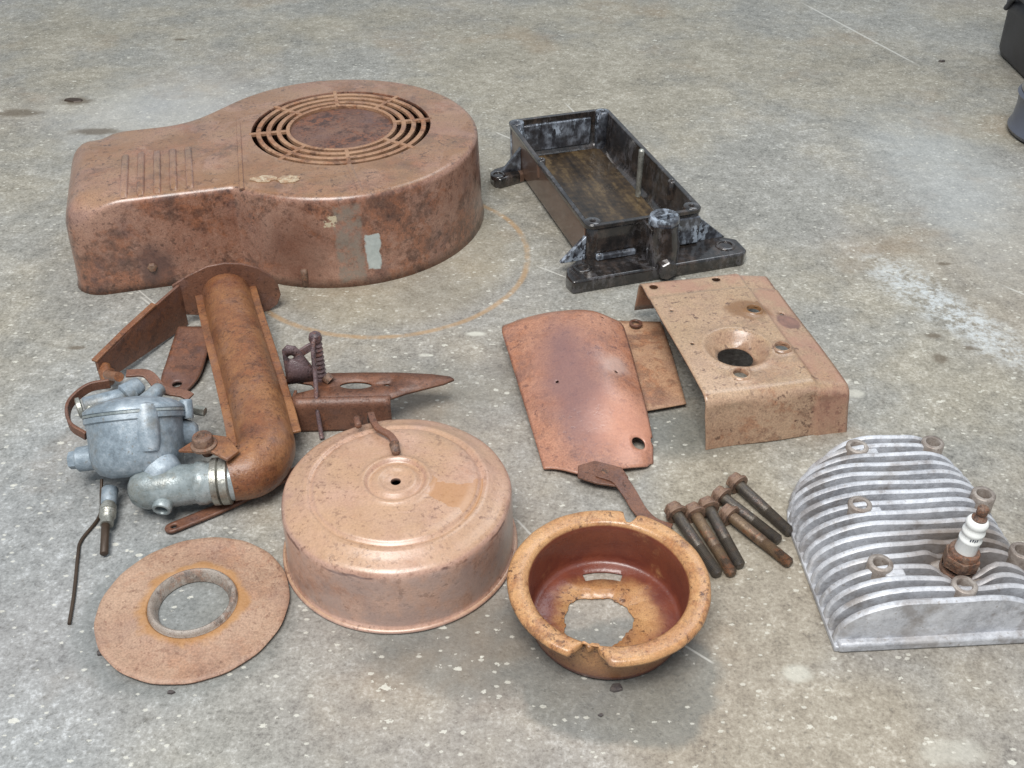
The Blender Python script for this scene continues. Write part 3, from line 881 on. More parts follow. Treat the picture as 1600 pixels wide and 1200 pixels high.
# gussets
def gusset(pts, th, M):
    b_ = B()
    prism(b_, pts, -th / 2, th / 2, M)
    return b_
Mg = Matrix.Translation((-54, -112, 12)) @ Matrix.Rotation(PI / 2, 4, 'X')
add('gusset', gusset([(0, 0), (-24, 0), (0, 24)], 5, Mg), M_PANEND, pn, bevel=.8)
Mg = Matrix.Translation((54, -112, 12)) @ Matrix.Rotation(PI / 2, 4, 'X')
add('gusset', gusset([(0, 0), (30, 0), (0, 26)], 5, Mg), M_PANEND, pn, bevel=.8)
Mg = Matrix.Translation((-54, 78, 10)) @ Matrix.Rotation(PI / 2, 4, 'X')
add('gusset', gusset([(0, 0), (-22, 0), (0, 26)], 5, Mg), M_PANEND, pn, bevel=.8)
b_ = B(); box(b_, -46, -8, -122, -117, 13, 19); add('front_ledge', b_, M_PANEND, pn, bevel=1.5)
# filler neck with plug, drain plug
fx, fy = 11, -140
b_ = B()
lathe(b_, [(15, 0), (15, 30), (13.5, 36), (12.5, 44), (12.5, 50)], 36, Matrix.Translation((fx, fy + 6, 0)))
box(b_, fx - 13, fx + 13, fy + 4, -116, 6, 45)
nk = add('filler_neck', b_, M_PAN, pn, smooth=45, bevel=.8)
b_ = B()
lathe(b_, [(12, 48), (13.6, 49), (13.6, 54), (12.6, 55.4), (9, 55.4), (8.4, 54.4), (3, 54.0), (0, 54)], 36, Matrix.Translation((fx, fy + 8, 0)))
pg = add('filler_plug', b_, M_PANEND, pn, smooth=40)
b_ = B(); box(b_, fx - 8, fx + 8, fy + 6.6, fy + 9.4, 54, 56.4); add('plug_bar', b_, M_PANEND, pg, bevel=.6)
b_ = B(); cyl(b_, (fx - 2, fy - 2, 12), (fx - 2, fy - 15, 12), 10, 9, 8, 1)
add('drain_plug', b_, M_PAN, pn, smooth=30)
b_ = B()
lathe(b_, [(3.0, 7), (3.0, 9)] + [(2.6 + 0.35 * (k % 2), 9 + k * 1.0) for k in range(48)] + [(2.2, 58), (0, 58.4)], 14, Matrix.Translation((41.5, -8, 0)))
add('stud', b_, M_NICKEL, pn, smooth=60)

# ------------------------------------------------------------------ bent cover plate with dished hole
ba = math.radians(11.4)
bp = thing('cover_plate', 'tan rusty bent cover plate with a dished round hole, beside the copper shield', 'cover plate', (134, 585, 0), ba)
BH = 44.0
def bprof(v):
    """front lip (v<0), top, back lip"""
    R = 9.0
    if v < -R * PI / 2:                         # front lip hanging down
        d = -v - R * PI / 2
        return (-R - 0.10 * d, BH - R - d)
    if v < 0:
        a = -v / R
        return (-R * math.sin(a), BH - R * (1 - math.cos(a)))
    if v < 144:
        return (v, BH)
    R2 = 10.0
    d = v - 144
    if d < R2 * 1.35:
        a = d / R2
        return (144 + R2 * math.sin(a), BH - R2 * (1 - math.cos(a)))
    a = 1.35
    e = d - R2 * a
    return (144 + R2 * math.sin(a) + e * math.cos(a), BH - R2 * (1 - math.cos(a)) - e * math.sin(a))
DC = (43, 46)
def bfn(u, v):
    y, z = bprof(v)
    x = u
    r = math.hypot(u - DC[0], (v - DC[1]))
    if r < 32:
        z -= 9.5 * (1 - sst(r, 13.0, 25)) - 1.2 * math.exp(-((r - 25.5) / 2.0) ** 2)
    if v > 100:
        z -= 1.2 * sst(v, 124, 127)
    for (hx, hy) in EYE:
        rr_ = math.hypot(u - hx, v - hy)
        z += 1.1 * math.exp(-((rr_ - 6.2) / 1.8) ** 2)
    z += 0.7 * math.sin(u * 0.07 + 1) * math.sin(v * 0.045)
    st = sst(u, 82, 86)
    z -= 2.2 * st + 0.16 * max(0, u - 86)
    if v < 0 and u > 84:
        y -= 1.5 * st
    if v < -12:
        x += 3.0 * sst(-v, 12, 50)
        y += 0.8 * math.sin(u * 0.09)
    return (x, y, z)
EYE = [(74, 91), (75.5, 39), (33.5, 14)]
us = lin(0, 80, 40) + [81.2, 82.2, 83.2, 84.2, 85.2, 86.2, 87.2, 88.2, 91, 95, 100, 106, 108.5]
vs = [-9 * PI / 2 - d for d in (35, 34, 26, 18, 9, 4)] + [-9 * PI / 2 * k / 6 for k in (6, 5, 4, 3, 2, 1)] + lin(0, 144, 72) + [144 + 10 * 1.35 * k / 7 for k in range(1, 8)] + [144 + 13.5 + d for d in (4, 12, 20, 26)]
holes = [loop(DC[0], DC[1], 13.2, 13.2, 36)] + [loop(x, y, 5.4, 5.4, 20) for x, y in EYE] + \
        [loop(8.5, 141, 3.6, 3.6, 16), loop(62, 142, 3.6, 3.6, 16), loop(11.5, 104, 1.4, 1.4, 10), loop(12, 57, 1.6, 1.6, 10), loop(97, 88, 1.8, 1.8, 10)]
b_ = sheet(bfn, us, vs, holes)
sp = add('bent_sheet', b_, M_PLATE, bp, smooth=60, solid=1.3)
for (hx, hy) in EYE:
    b_ = B()
    x, y, z = bfn(hx + 6, hy)
    lathe(b_, [(5.3, z - 3), (5.3, z + .2), (5.8, z + .8), (7.0, z + .5), (7.8, z - .6)], 28, Matrix.Translation((hx, hy, 0)))
    add('eyelet', b_, M_PLATE, bp, smooth=60)

# ------------------------------------------------------------------ flat baffle sheet between the shields
fb = thing('baffle_sheet', 'small flat rusty baffle sheet between the copper shield and the bent cover plate', 'metal sheet', (100, 668, 0))
fq = [(-14, 60), (24, 62), (31, -47), (-2, -56)]
def ffn(u, v):
    a, b, c, d = fq[3], fq[2], fq[1], fq[0]
    x = (a[0] * (1 - u) + b[0] * u) * (1 - v) + (d[0] * (1 - u) + c[0] * u) * v
    y = (a[1] * (1 - u) + b[1] * u) * (1 - v) + (d[1] * (1 - u) + c[1] * u) * v
    return (x, y, 5.0 + 2.4 * math.sin(v * 3.0) + 2.5 * sst(v, 0.85, 1.0) * (1 - u))
b_ = sheet(ffn, lin(0, 1, 12), lin(0, 1, 24))
add('sheet', b_, M_FLAT, fb, smooth=60, solid=1.0)
b_ = B(); lathe(b_, [(5, 8), (5.5, 10.2), (3.6, 10.8), (3, 10)], 20, Matrix.Translation((2, 53, 0)))
add('eyelet', b_, M_BROWN, fb, smooth=60)

# ------------------------------------------------------------------ curved cylinder shield with strap
sh_ = thing('cylinder_shield', 'curved copper-coloured rusty cylinder shield with a bent strap at its front', 'engine shield', (45, 640, 0))
def q(x, y, z): return Vector((x - 45, y - 640, z))
FL, FR, BR, BL = q(22, 551, 3), q(104, 556, 3), q(87, 712, 33), q(-12, 716, 19)
def sfn(u, v):
    p = (FL * (1 - u) + FR * u) * (1 - v) + (BL * (1 - u) + BR * u) * v
    hump = 15 * (math.sin(PI * min(1, u / 1.25)) ** 0.9 if u > 0 else 0)
    p.z += hump * (0.25 + 0.75 * sst(v, 0.02, 0.35)) * (1 - 0.5 * sst(v, 0.6, 1.0))
    # right side folds over
    k = max(0.0, u - 0.62)
    p.z -= 70 * k * k * (0.5 + 0.5 * v)
    # back lip rolls down
    b = max(0.0, v - 0.90)
    p.z -= 700 * b * b * (1 if True else 0)
    # front contour
    if v < 0.14:
        f = (0.14 - v) / 0.14
        p.y -= f * (11 * math.exp(-((u - 0.36) / 0.22) ** 2) + 6 * math.exp(-((u - 0.72) / 0.25) ** 2) - 4 * sst(u, 0.9, 1))
        p.x -= f * 4 * sst(u, 0.85, 1.0)
    # back right corner is rounded
    if v > 0.86:
        f = (v - 0.86) / 0.14
        p.x -= f * f * 12 * sst(u, 0.75, 1.0)
        p.x += f * f * 6 * (1 - sst(u, 0.0, 0.2))
    p.z += 0.6 * math.sin(u * 9 + v * 4)
    # small tear at the right rim
    if u > 0.985 and 0.115 < v < 0.15:
        p.x -= 3
    p.z = max(p.z, 1.3)
    return p
b_ = sheet(sfn, lin(0, 1, 44), lin(0, 1, 72), [loop(0.86, 0.105, 0.062, 0.026, 22), loop(0.80, 0.475, 0.014, 0.008, 10), loop(0.30, 0.45, 0.014, 0.008, 10), loop(0.83, 0.90, 0.014, 0.008, 10)])
add('curved_sheet', b_, M_SHIELD, sh_, smooth=60, solid=1.2)
b_ = B()
sec = [(-7.5, -.7), (7.5, -.7), (7.5, .7), (-7.5, .7)]
tr = lambda x, y, z: (x - 45, y - 640, z)
prism(b_, [(p_[0] - 45, p_[1] - 640) for p_ in ((46, 548), (58, 553), (76, 546), (80, 536), (72, 527), (58, 530), (45, 536))], 6.6, 8.4)
st = add('strap_tab', b_, M_BROWN, sh_, bevel=.5)
b_ = B()
sweep(b_, spline([tr(60, 541, 8.8), tr(72, 534, 9.0), tr(79, 522, 7), tr(85, 507, 5), tr(93, 496, 4.5), tr(104, 490, 5)], 6), [(-5.2, -.8), (5.2, -.8), (5.2, .8), (-5.2, .8)], scale=lambda t: 1.15 - 0.35 * t)
add('strap', b_, M_BROWN, sh_, bevel=.4)
b_ = B(); lathe(b_, [(0, 8.6), (3, 8.6), (2.6, 10), (0, 10.6)], 14, Matrix.Translation(tr(64, 540, 0)))
add('rivet', b_, M_BOLTHEAD, sh_, smooth=60)

# ------------------------------------------------------------------ round air cleaner cover
ac = thing('air_cleaner_cover', 'round pinkish rusty air cleaner cover with concentric rings and a centre hole', 'air cleaner', (-72, 482, 0))
rim_wob = lambda t, r, z: (r + (0.25 * math.sin(5 * t + 1) + 0.15 * math.sin(11 * t)) * (r > 30), z + (0.25 * math.sin(3 * t) if r > 55 else 0))
prof = [(73.0, 0.3), (74.2, 0.6), (74.6, 1.6), (74.0, 2.8), (73.0, 3.4), (72.6, 5.0), (72.6, 10), (72.2, 20), (72.0, 32), (71.9, 40), (71.6, 43.6), (70.8, 45.8), (69.4, 47.2), (67.0, 48.2), (64.0, 49.2), (61, 50.4), (57.8, 52.2),
        (55.8, 53.0), (54.8, 52.6), (53.6, 51.8), (52.6, 51.9), (51.4, 53.3), (49.8, 54.2), (44, 54.6), (34, 55.0), (26, 55.2), (23.2, 55.4), (21.6, 56.6), (20.4, 57.0), (19.2, 56.6), (18.0, 54.8), (16.8, 54.0), (15.4, 54.3), (13.4, 55.8), (11.6, 56.4), (10.0, 56.0), (8.6, 55.0), (7, 54.6), (4.6, 54.6), (3.2, 54.0), (3.0, 51.5)]
b_ = B(); lathe(b_, prof, 128, wob=rim_wob)
add('shell', b_, M_COVER, ac, smooth=60, solid=0.9)
b_ = B()
lathe(b_, [(73.8, 0.2), (75.2, 0.6), (75.8, 1.7), (75.2, 2.8), (73.8, 3.1)], 128)
add('rolled_rim', b_, M_COVER, ac, smooth=60)

# ------------------------------------------------------------------ ring plate
dp = thing('ring_plate', 'dusty rusty flat ring plate with a raised collar around its wide hole', 'metal ring', (-193.5, 427, 0))
dw = lambda t, r, z: (r * (1 + 0.006 * math.sin(3 * t + 2) + 0.003 * math.sin(17 * t)) if r > 50 else r, z + (0.9 + 0.9 * math.sin(2 * t + .6) if r > 50 else 0))
b_ = B()
lathe(b_, [(57.0, 0.6), (57.4, 2.0), (56.4, 3.0), (53.5, 3.2), (50, 3.0), (44, 3.2), (38, 3.8), (33, 5.0), (30, 5.8), (28.0, 5.8), (26.6, 5.0)], 128, wob=dw)
add('plate', b_, M_DISC, dp, smooth=60, solid=1.0)
b_ = B()
lathe(b_, [(27.6, 4.6), (26.8, 5.0), (26.4, 6.6), (25.6, 8.2), (24.4, 8.8), (23.2, 8.0), (22.2, 5.2), (21.4, 3.4), (21.0, 0.8)], 96)
add('collar', b_, M_COLLAR, dp, smooth=60)

# ------------------------------------------------------------------ starter cup
cp = thing('starter_cup', 'orange rusty flanged metal cup with a jagged hole and slot in its floor', 'metal cup', (56.5, 419, 0))
rr = random.Random(11)
CN = 192
def cw(t, r, z):
    if r > 50:                                   # torn notches in the rim
        f = (r - 47.5) / 12.0
        d = (math.degrees(t) + 360) % 360
        n1 = math.exp(-((d - 72) / 3.6) ** 4)
        n2 = math.exp(-((d - 256) / 8.0) ** 4) * (1 - 0.25 * math.sin(d * 0.8))
        n3 = 0.35 * math.exp(-((d - 248) / 3.0) ** 4)
        r -= f * 12 * min(1, 0.85 * n1 + 0.86 * n2 + n3)
        r += 0.15 * math.sin(t * 7) + 0.08 * math.sin(t * 19)
        z += 0.5 * math.sin(2 * t + 1) - 1.5 * n2 * f
    return r, z
prof = [(44.0, 1.6), (45.4, 3.0), (45.9, 6.0), (46.1, 18), (46.2, 28), (46.5, 31.2), (47.4, 33.4), (48.8, 34.4), (50.6, 34.9), (53.0, 35.2), (56.0, 35.2), (57.6, 34.9), (58.8, 34.0), (59.4, 32.6), (59.5, 31.4)]
b_ = B()
# floor with hole and slot
n_ = 64
hole = []
for i in range(96):
    t = 2 * PI * i / 96
    k = 19.5 + rr.uniform(-0.5, 0.5) + 0.5 * math.sin(11 * t + 1) * math.sin(2 * t) + 1.1 * math.sin(3 * t + 0.4) + 2.6 * math.exp(-((math.degrees(t) - 215) / 18) ** 2) - 2.2 * math.exp(-((math.degrees(t) - 150) / 10) ** 2) + 0.5 * math.sin(5 * t + 2)
    hole.append((-5 + k * 1.06 * math.cos(t), -3 + k * math.sin(t)))
slot = []
for a in lin(71, 108, 10):
    slot.append((40.0 * math.cos(math.radians(a)), 40.0 * math.sin(math.radians(a)) - 3.5))
for a in lin(108, 71, 10):
    slot.append((34.0 * math.cos(math.radians(a)), 34.0 * math.sin(math.radians(a)) - 3.5))
ci = [(42.0 * math.cos(2 * PI * i / CN), 42.0 * math.sin(2 * PI * i / CN)) for i in range(CN)]
fill_loops(b_, [ci, hole, slot], 1.3)
bmesh.ops.recalc_face_normals(b_, faces=b_.faces)
if sum(f.normal.z for f in b_.faces) < 0:
    bmesh.ops.reverse_faces(b_, faces=b_.faces)
lathe(b_, [(42.0, 1.3)] + prof, CN, wob=cw)
bmesh.ops.remove_doubles(b_, verts=b_.verts, dist=0.01)
bmesh.ops.recalc_face_normals(b_, faces=b_.faces)
fs = [f for f in b_.faces if f.calc_center_median().length < 40]
if sum(f.normal.z for f in fs) < 0:
    bmesh.ops.reverse_faces(b_, faces=b_.faces)
add('cup_shell', b_, M_CUP, cp, smooth=60, solid=0.9, soff=-1)

# ------------------------------------------------------------------ head bolts
def make_bolt():
    t = thing('head_bolt', '', 'bolt', (0, 0, 0), 0, 'six head bolts in a loose row')
    # lies along +y with its head at the origin, axis at z = 5.2
    def Mx(z=5.2): return Matrix.Translation((0, 0, z)) @ Matrix.Rotation(-PI / 2, 4, 'X')
    b_ = B()
    hx = [(6.4 * math.cos(PI / 3 * i + .3), 6.4 * math.sin(PI / 3 * i + .3)) for i in range(6)]
    prism(b_, hx, 0, 5.5, Mx())
    add('hex_head', b_, M_BOLTHEAD, t, bevel=.8)
    b_ = B(); lathe(b_, [(0, 5.4), (7.0, 5.4), (7.6, 6.2), (7.2, 8.0), (4.2, 8.4)], 28, Mx())
    add('washer', b_, M_BOLTHEAD, t, smooth=50)
    b_ = B(); lathe(b_, [(3.9, 8), (3.9, 36), (3.5, 36.6)], 20, Mx())
    add('shank', b_, M_SHANK, t, smooth=50)
    b_ = B()
    pr = []
    for k in range(22):
        z = 36.4 + k * 1.0
        pr += [(3.35, z), (3.85, z + 0.5)]
    pr += [(3.2, 58.6), (2.4, 59.6), (0, 59.8)]
    lathe(b_, pr, 20, Mx())
    add('thread', b_, M_SHANK, t, smooth=25)
    return t
bolts = [((106, 508), (129, 451), 'head bolt nearest the cup rim, with a gap under its rusty head', 0, 2.2),
         ((119, 508), (138, 451), 'second head bolt from the cup, brown-worn shank, leaning on its neighbour', 0.4, 1.5),
         ((129, 513), (144, 458), 'third head bolt from the cup, with shiny fine thread at its tip', 1.0, 2.2),
         ((138, 523), (173, 480), 'fourth head bolt from the cup, half covered by the reddish bolt', 0.2, 1.2),
         ((151, 536), (182, 487), 'farthest head bolt from the cup, its tip almost touching the finned cylinder head', 0.7, 1.8),
         ((140, 505), (176, 460), 'reddish-brown head bolt with its tip apart from the others, nearest the finned head front', 0.5, 2.0)]
b0 = make_bolt()
def copy_tree(o, parent=None):
    c = o.copy(); COL.objects.link(c); c.parent = parent
    for ch in [x for x in o.children]:
        copy_tree(ch, c)
    return c
allb = [b0] + [copy_tree(b0) for _ in range(5)]
for o, (h, t_, lab, roll, dz) in zip(allb, bolts):
    d = Vector((t_[0] - h[0], t_[1] - h[1], 0))
    o.location = Vector((h[0], h[1], dz + 0.2)) * MM
    # heads rest on the floor, tips droop
    tilt = -math.asin(min(0.9, (2.0 + dz) / 60))
    o.rotation_euler = (Matrix.Rotation(math.atan2(d.y, d.x) - PI / 2, 3, 'Z') @ Matrix.Rotation(tilt, 3, 'X')).to_euler()
    k = d.length / 59.8
    o.scale = (1, 1, 1) if abs(k - 1) < 0.02 else (1, k, 1)
    o['label'] = lab
    for ch in o.children:
        if ch.name.startswith(('shank', 'thread')) and lab.startswith(('second', 'reddish')):
            ch.material_slots[0].link = 'OBJECT'
            ch.material_slots[0].material = M_SHANK2

# ------------------------------------------------------------------ cylinder head with spark plug
ha = math.radians(3.5)
hd = thing('cylinder_head_casting', 'finned grey aluminium cylinder head with a white spark plug, cut off by the picture edge', 'cylinder head', (188, 394, 0), ha)
HW = 130.0
def xl(y):
    return 0.0 + (0 if y < 96 else 36 * (1 - math.sqrt(max(0, 1 - ((y - 96) / 62) ** 2))) * 1.9)
def xr(y):
    return HW - (0 if y < 92 else 28 * (1 - math.sqrt(max(0, 1 - ((y - 92) / 62) ** 2))) * 0.9)
ys = lin(0, 150, 50)
poly = [(xl(y), y) for y in ys] + [(xr(y), y) for y in reversed(ys)]
b_ = B(); prism(b_, poly[::-1], 0, 4.5)
add('base_slab', b_, M_HEAD, hd, bevel=1.0)
FH = 35.5
PLUG = (81, 36)
def fin(y, th, first=False):
    """a fin: arched profile in x-z, rounded at both ends"""
    x0, x1 = xl(y) + 0.4, xr(y) - 0.4
    rx = min(44, (x1 - x0) * 0.42)
    pts = []
    for k in range(11):
        a = PI / 2 * k / 10
        pts.append((x0 + rx * (1 - math.cos(a)), 4 + (FH - 4) * math.sin(a) ** 0.85))
    n = 26
    xa, xb = x0 + rx, x1 - rx * 0.75
    for k in range(1, n):
        pts.append((xa + (xb - xa) * k / n, FH))
    for k in range(11):
        a = PI / 2 * (1 - k / 10)
        pts.append((x1 - rx * 0.75 * (1 - math.cos(a)), 4 + (FH - 4) * math.sin(a) ** 0.85))
    b_ = B()
    ph = random.Random(int(y * 10))
    a1, a2 = ph.uniform(0, 6), ph.uniform(0, 6)
    L = []
    for x, z in pts:
        yy = y + 0.35 * math.sin(x * 0.06 + a1)
        if not first:                            # fins bow around the plug well
            dx, dy = x - PLUG[0], y - PLUG[1]
            g = math.exp(-(dx / 17) ** 2)
            if abs(dy) < 30:
                yy += 6.0 * g * (1 if dy > 0 else -1) * math.exp(-(dy / 16) ** 2) * min(1, abs(dy) / 4)
            rr_ = math.hypot(dx, dy)
            z -= 9.0 * math.exp(-(rr_ / 15) ** 4)
        else:
            z -= 5 * sst(x, 80, 126)
        zt = max(4.8, z + 0.3 * math.sin(x * 0.11 + a2))
        w0, w1 = th * 0.74, th * 0.50             # draft: thick root, thin crest
        L.append([bm_v for bm_v in (b_.verts.new((x, yy - w0, 2)), b_.verts.new((x, yy - w1, zt - 0.8)), b_.verts.new((x, yy - w1 * 0.4, zt)),
                                     b_.verts.new((x, yy + w1 * 0.4, zt)), b_.verts.new((x, yy + w1, zt - 0.8)), b_.verts.new((x, yy + w0, 2)))])
    for A, C in zip(L, L[1:]):
        for i in range(5):
            b_.faces.new((A[i], C[i], C[i + 1], A[i + 1]))
        b_.faces.new((A[5], C[5], C[0], A[0]))
    b_.faces.new(L[0]); b_.faces.new(L[-1][::-1])
    bmesh.ops.recalc_face_normals(b_, faces=b_.faces)
    return b_
NF = 17
for i in range(NF):
    y = 6.0 + i * 8.95
    add('fin', fin(y, 3.8 if i else 4.2, i == 0), M_HEAD, hd, smooth=45)
b_ = B(); box(b_, 2, HW - 2, -1.2, 6, 0, 7.5)
add('front_flange', b_, M_HEAD, hd, bevel=2.0, segs=3)
def w2h(x, y):
    dx, dy = x - 188, y - 394
    return dx * math.cos(ha) + dy * math.sin(ha), -dx * math.sin(ha) + dy * math.cos(ha)
for (x, y) in ((232, 537), (284, 541), (219, 481), (218, 431), (262, 414), (300, 490), (306, 441)):
    c = w2h(x, y)
    b_ = B()
    ring_hole(b_, c, 7.4, 4.3, 3, FH + (0.2 if y > 530 else 0.9), 28, 22)
    add('bolt_boss', b_, M_BOSS, hd, smooth=50)
    if (x, y) in ((219, 481), (218, 431), (232, 537)):
        b_ = B(); box(b_, c[0] + 1, c[0] + 13, c[1] - 9, c[1] - 1, 6, FH - 1.2); add('boss_web', b_, M_HEAD, hd, bevel=1.2)
b_ = B(); lathe(b_, [(16, 8), (16, 24), (14.5, 26), (0, 26)], 36, Matrix.Translation((PLUG[0], PLUG[1], 0)))
add('plug_well', b_, M_BOSS, hd, smooth=50)
# spark plug
Mp = Matrix.Translation((PLUG[0], PLUG[1], 25)) @ Matrix.Rotation(math.radians(3), 4, 'Y')
b_ = B()
lathe(b_, [(8, 0), (10.2, 0.4), (10.2, 2.2), (9.4, 3.0), (9.4, 5), (10.2, 5.8)], 36, Mp)
hexp = [(10.8 * math.cos(PI / 3 * i + .2), 10.8 * math.sin(PI / 3 * i + .2)) for i in range(6)]
prism(b_, hexp, 5.8, 14.5, Mp)
lathe(b_, [(9.0, 14.2), (9.0, 17.0), (8.4, 18.4), (6.2, 18.6), (6.0, 18)], 36, Mp)
pgo = add('spark_plug', b_, M_BOLTHEAD, hd, smooth=35, bevel=.5)
b_ = B()
lathe(b_, [(6.3, 17), (6.3, 26.5), (6.6, 27.2), (6.6, 28.4), (5.9, 29.2), (5.9, 32.0), (6.5, 33.0), (6.5, 34.6), (5.7, 35.6), (5.7, 38), (6.3, 39), (6.3, 41), (5.4, 42.8), (4.2, 43.4), (0, 43.4)], 36, Mp)
add('insulator', b_, M_PORC, pgo, smooth=50)
b_ = B()
lathe(b_, [(4.2, 43), (4.4, 44.4), (3.0, 45.2), (2.4, 47), (3.2, 48), (3.3, 51.5), (2.5, 52.6), (0, 52.8)], 24, Mp)
add('terminal', b_, M_BOLTHEAD, pgo, smooth=50)
# printed mark on the insulator
b_ = B()
for j in range(4):
    a = math.radians(236 + j * 12)
    r_ = 5.96
    z0 = 29.6 + (j % 2) * .3
    vsn = [b_.verts.new((r_ * math.cos(a + d), r_ * math.sin(a + d), z)) for d, z in ((0, z0), (.12, z0), (.12, z0 + 2), (0, z0 + 2))]
    b_.faces.new(vsn)
for v in b_.verts: v.co = Mp @ v.co
add('printed_mark', b_, M_INK, pgo, smooth=None)

# ------------------------------------------------------------------ carburettor with intake tube
ca = thing('carburetor', 'blue-grey carburetor joined to a thick rusty bent intake tube with brackets', 'carburetor', (-235, 600, 0))
def k_(x, y, z=0): return Vector((x + 235, y - 600, z))
# intake tube with two welded seams
path = spline([k_(-238, 744, 24), k_(-224, 704, 24), k_(-204, 650, 24), k_(-185, 598, 24), k_(-174, 566, 24), k_(-168, 544, 24), k_(-174, 526, 24), k_(-188, 519, 24)], 7)
b_ = B(); sweep(b_, path, circ(19.6, 28), scale=lambda t: 1.0 if t < 0.8 else 1.0 - 0.14 * sst(t, 0.8, 1.0))
tb = add('intake_tube', b_, M_PIPE, ca, smooth=60)
for sgn in (-1, 1):
    b_ = B()
    seam = []
    for i, p in enumerate(path):
        if sgn > 0 and i > 40: break
        if sgn < 0 and i > 31: break
        d = (path[min(i + 1, len(path) - 1)] - path[max(i - 1, 0)]).normalized()
        sd = d.cross(Vector((0, 0, 1)))
        seam.append(p + sd * sgn * 21.4 + Vector((0, 0, 2)))
    sweep(b_, seam, [(-3.6, -1.2), (3.6, -1.2), (3.6, 1.2), (-3.6, 1.2)])
    add('seam_flange', b_, M_PIPE, tb, bevel=.8)
# end flange and mounting arms
ax = (Vector((-237, 742, 0)) - Vector((-183, 580, 0))).normalized()
sd = Vector((ax.y, -ax.x, 0))
def fp(a, z, t=0): return k_(-237, 744) + sd * a + Vector((0, 0, z)) + ax * t
b_ = B()
prof2 = [(30, 0), (39, 5), (43, 14), (42, 24), (36, 36), (27, 44), (15, 50), (2, 53), (-12, 52.5), (-28, 47), (-42, 40), (-42, 12), (-20, 6), (-10, 0)]
A = [b_.verts.new(fp(a, z, 0)) for a, z in prof2]; C = [b_.verts.new(fp(a, z, 2.4)) for a, z in prof2]
b_.faces.new(A); b_.faces.new(C[::-1])
for i in range(len(A)):
    b_.faces.new((A[i], C[i], C[(i + 1) % len(A)], A[(i + 1) % len(A)]))
bmesh.ops.recalc_face_normals(b_, faces=b_.faces)
add('end_flange', b_, M_BROWN, ca, bevel=.7)
b_ = B()
arm_pts = [(-272, 733, 40, 1), (-282, 712, 38, 2), (-293, 688, 36, 4), (-302, 668, 32, 6), (-314, 642, 28, 8)]
rows = []
dirn = (Vector((-314, 642, 0)) - Vector((-272, 733, 0))).normalized()
nn = Vector((-dirn.y, dirn.x, 0)) * 1.3
for x, y, zt, zb in arm_pts:
    p = k_(x, y)
    rows.append([b_.verts.new(p + nn + Vector((0, 0, zb))), b_.verts.new(p + nn + Vector((0, 0, zt))), b_.verts.new(p - nn + Vector((0, 0, zt))), b_.verts.new(p - nn + Vector((0, 0, zb)))])
for R0, R1 in zip(rows, rows[1:]):
    for i in range(4):
        b_.faces.new((R0[i], R1[i], R1[(i + 1) % 4], R0[(i + 1) % 4]))
b_.faces.new(rows[0]); b_.faces.new(rows[-1][::-1])
bmesh.ops.recalc_face_normals(b_, faces=b_.faces)
arm = add('mounting_arm', b_, M_BROWN, ca, bevel=.6)
b_ = B()
lpA = [k_(-285, 706, 38.5), k_(-300, 676, 34), k_(-315, 642, 29)]
sweep(b_, lpA, [(-2.6, -1), (2.6, -1), (2.6, 1), (-2.6, 1)])
add('arm_lip', b_, M_PIPE, arm, bevel=.5)
b_ = B(); cyl(b_, k_(-312, 648, 20), k_(-305, 634, 14), 5.2, 4.6, 12)
add('arm_pin', b_, M_PIPE, arm, smooth=50)
def tabfn(u, v):
    wdt = 15 if v < 0.62 else 15 - 7.0 * ((v - 0.62) / 0.38) ** 2.4
    x = -256 + (u - 0.5) * 2 * wdt - 2 * v
    y = 708 - 72 * v
    z = 14 - 9 * min(1, v / 0.6) if v < 0.6 else 5 - 2.2 * (v - .6) / .4
    return k_(x, y, z)
b_ = sheet(tabfn, lin(0, 1, 12), lin(0, 1, 24), [loop(0.5, 0.88, 0.16, 0.05, 16)])
add('foot_tab', b_, M_BROWN, ca, smooth=40, solid=2.0)
# float bowl
Mb = Matrix.Translation(k_(-251, 527, 17)) @ Matrix.Rotation(math.radians(-40), 4, 'X') @ Matrix.Rotation(math.radians(-6), 4, 'Y')
b_ = B()
lathe(b_, [(0, 0), (18, 0.6), (25, 3.5), (29, 9), (30.6, 16), (31.0, 37), (32.6, 38), (32.6, 41.4), (31.8, 42.0), (31.8, 43.2), (32.8, 44), (32.6, 46), (30, 48), (24, 51), (13, 53.5), (0, 54)], 72, Mb)
bw = add('float_bowl', b_, M_CARB, ca, smooth=50)
b_ = B(); lathe(b_, [(31.6, 41.7), (33.0, 41.8), (33.0, 43.4), (31.6, 43.6)], 72, Mb); add('gasket', b_, M_CARB2, bw, smooth=50)
for a in (20, 100, 165):
    t = math.radians(a)
    b_ = B()
    lathe(b_, [(0, 36), (4.4, 36), (4.4, 48.5), (3.8, 49.2), (0, 49.2)], 14, Mb @ Matrix.Translation((34 * math.cos(t), 34 * math.sin(t), 0)))
    add('screw_lug', b_, M_CARB, bw, smooth=50)
for a in (100, 165):
    t = math.radians(a)
    b_ = B()
    lathe(b_, [(0, 49), (3.4, 49), (3.4, 51.2), (2.8, 51.8), (0, 51.8)], 14, Mb @ Matrix.Translation((34 * math.cos(t), 34 * math.sin(t), 0)))
    add('lid_screw', b_, M_NICKEL, bw, smooth=40)
b_ = B()
t = math.radians(-55)
lathe(b_, [(0, 14), (6.5, 16), (8, 22), (8, 42), (6.5, 47), (0, 49)], 16, Mb @ Matrix.Translation((27 * math.cos(t), 27 * math.sin(t), 0)))
add('casting_web', b_, M_CARB, bw, smooth=50)
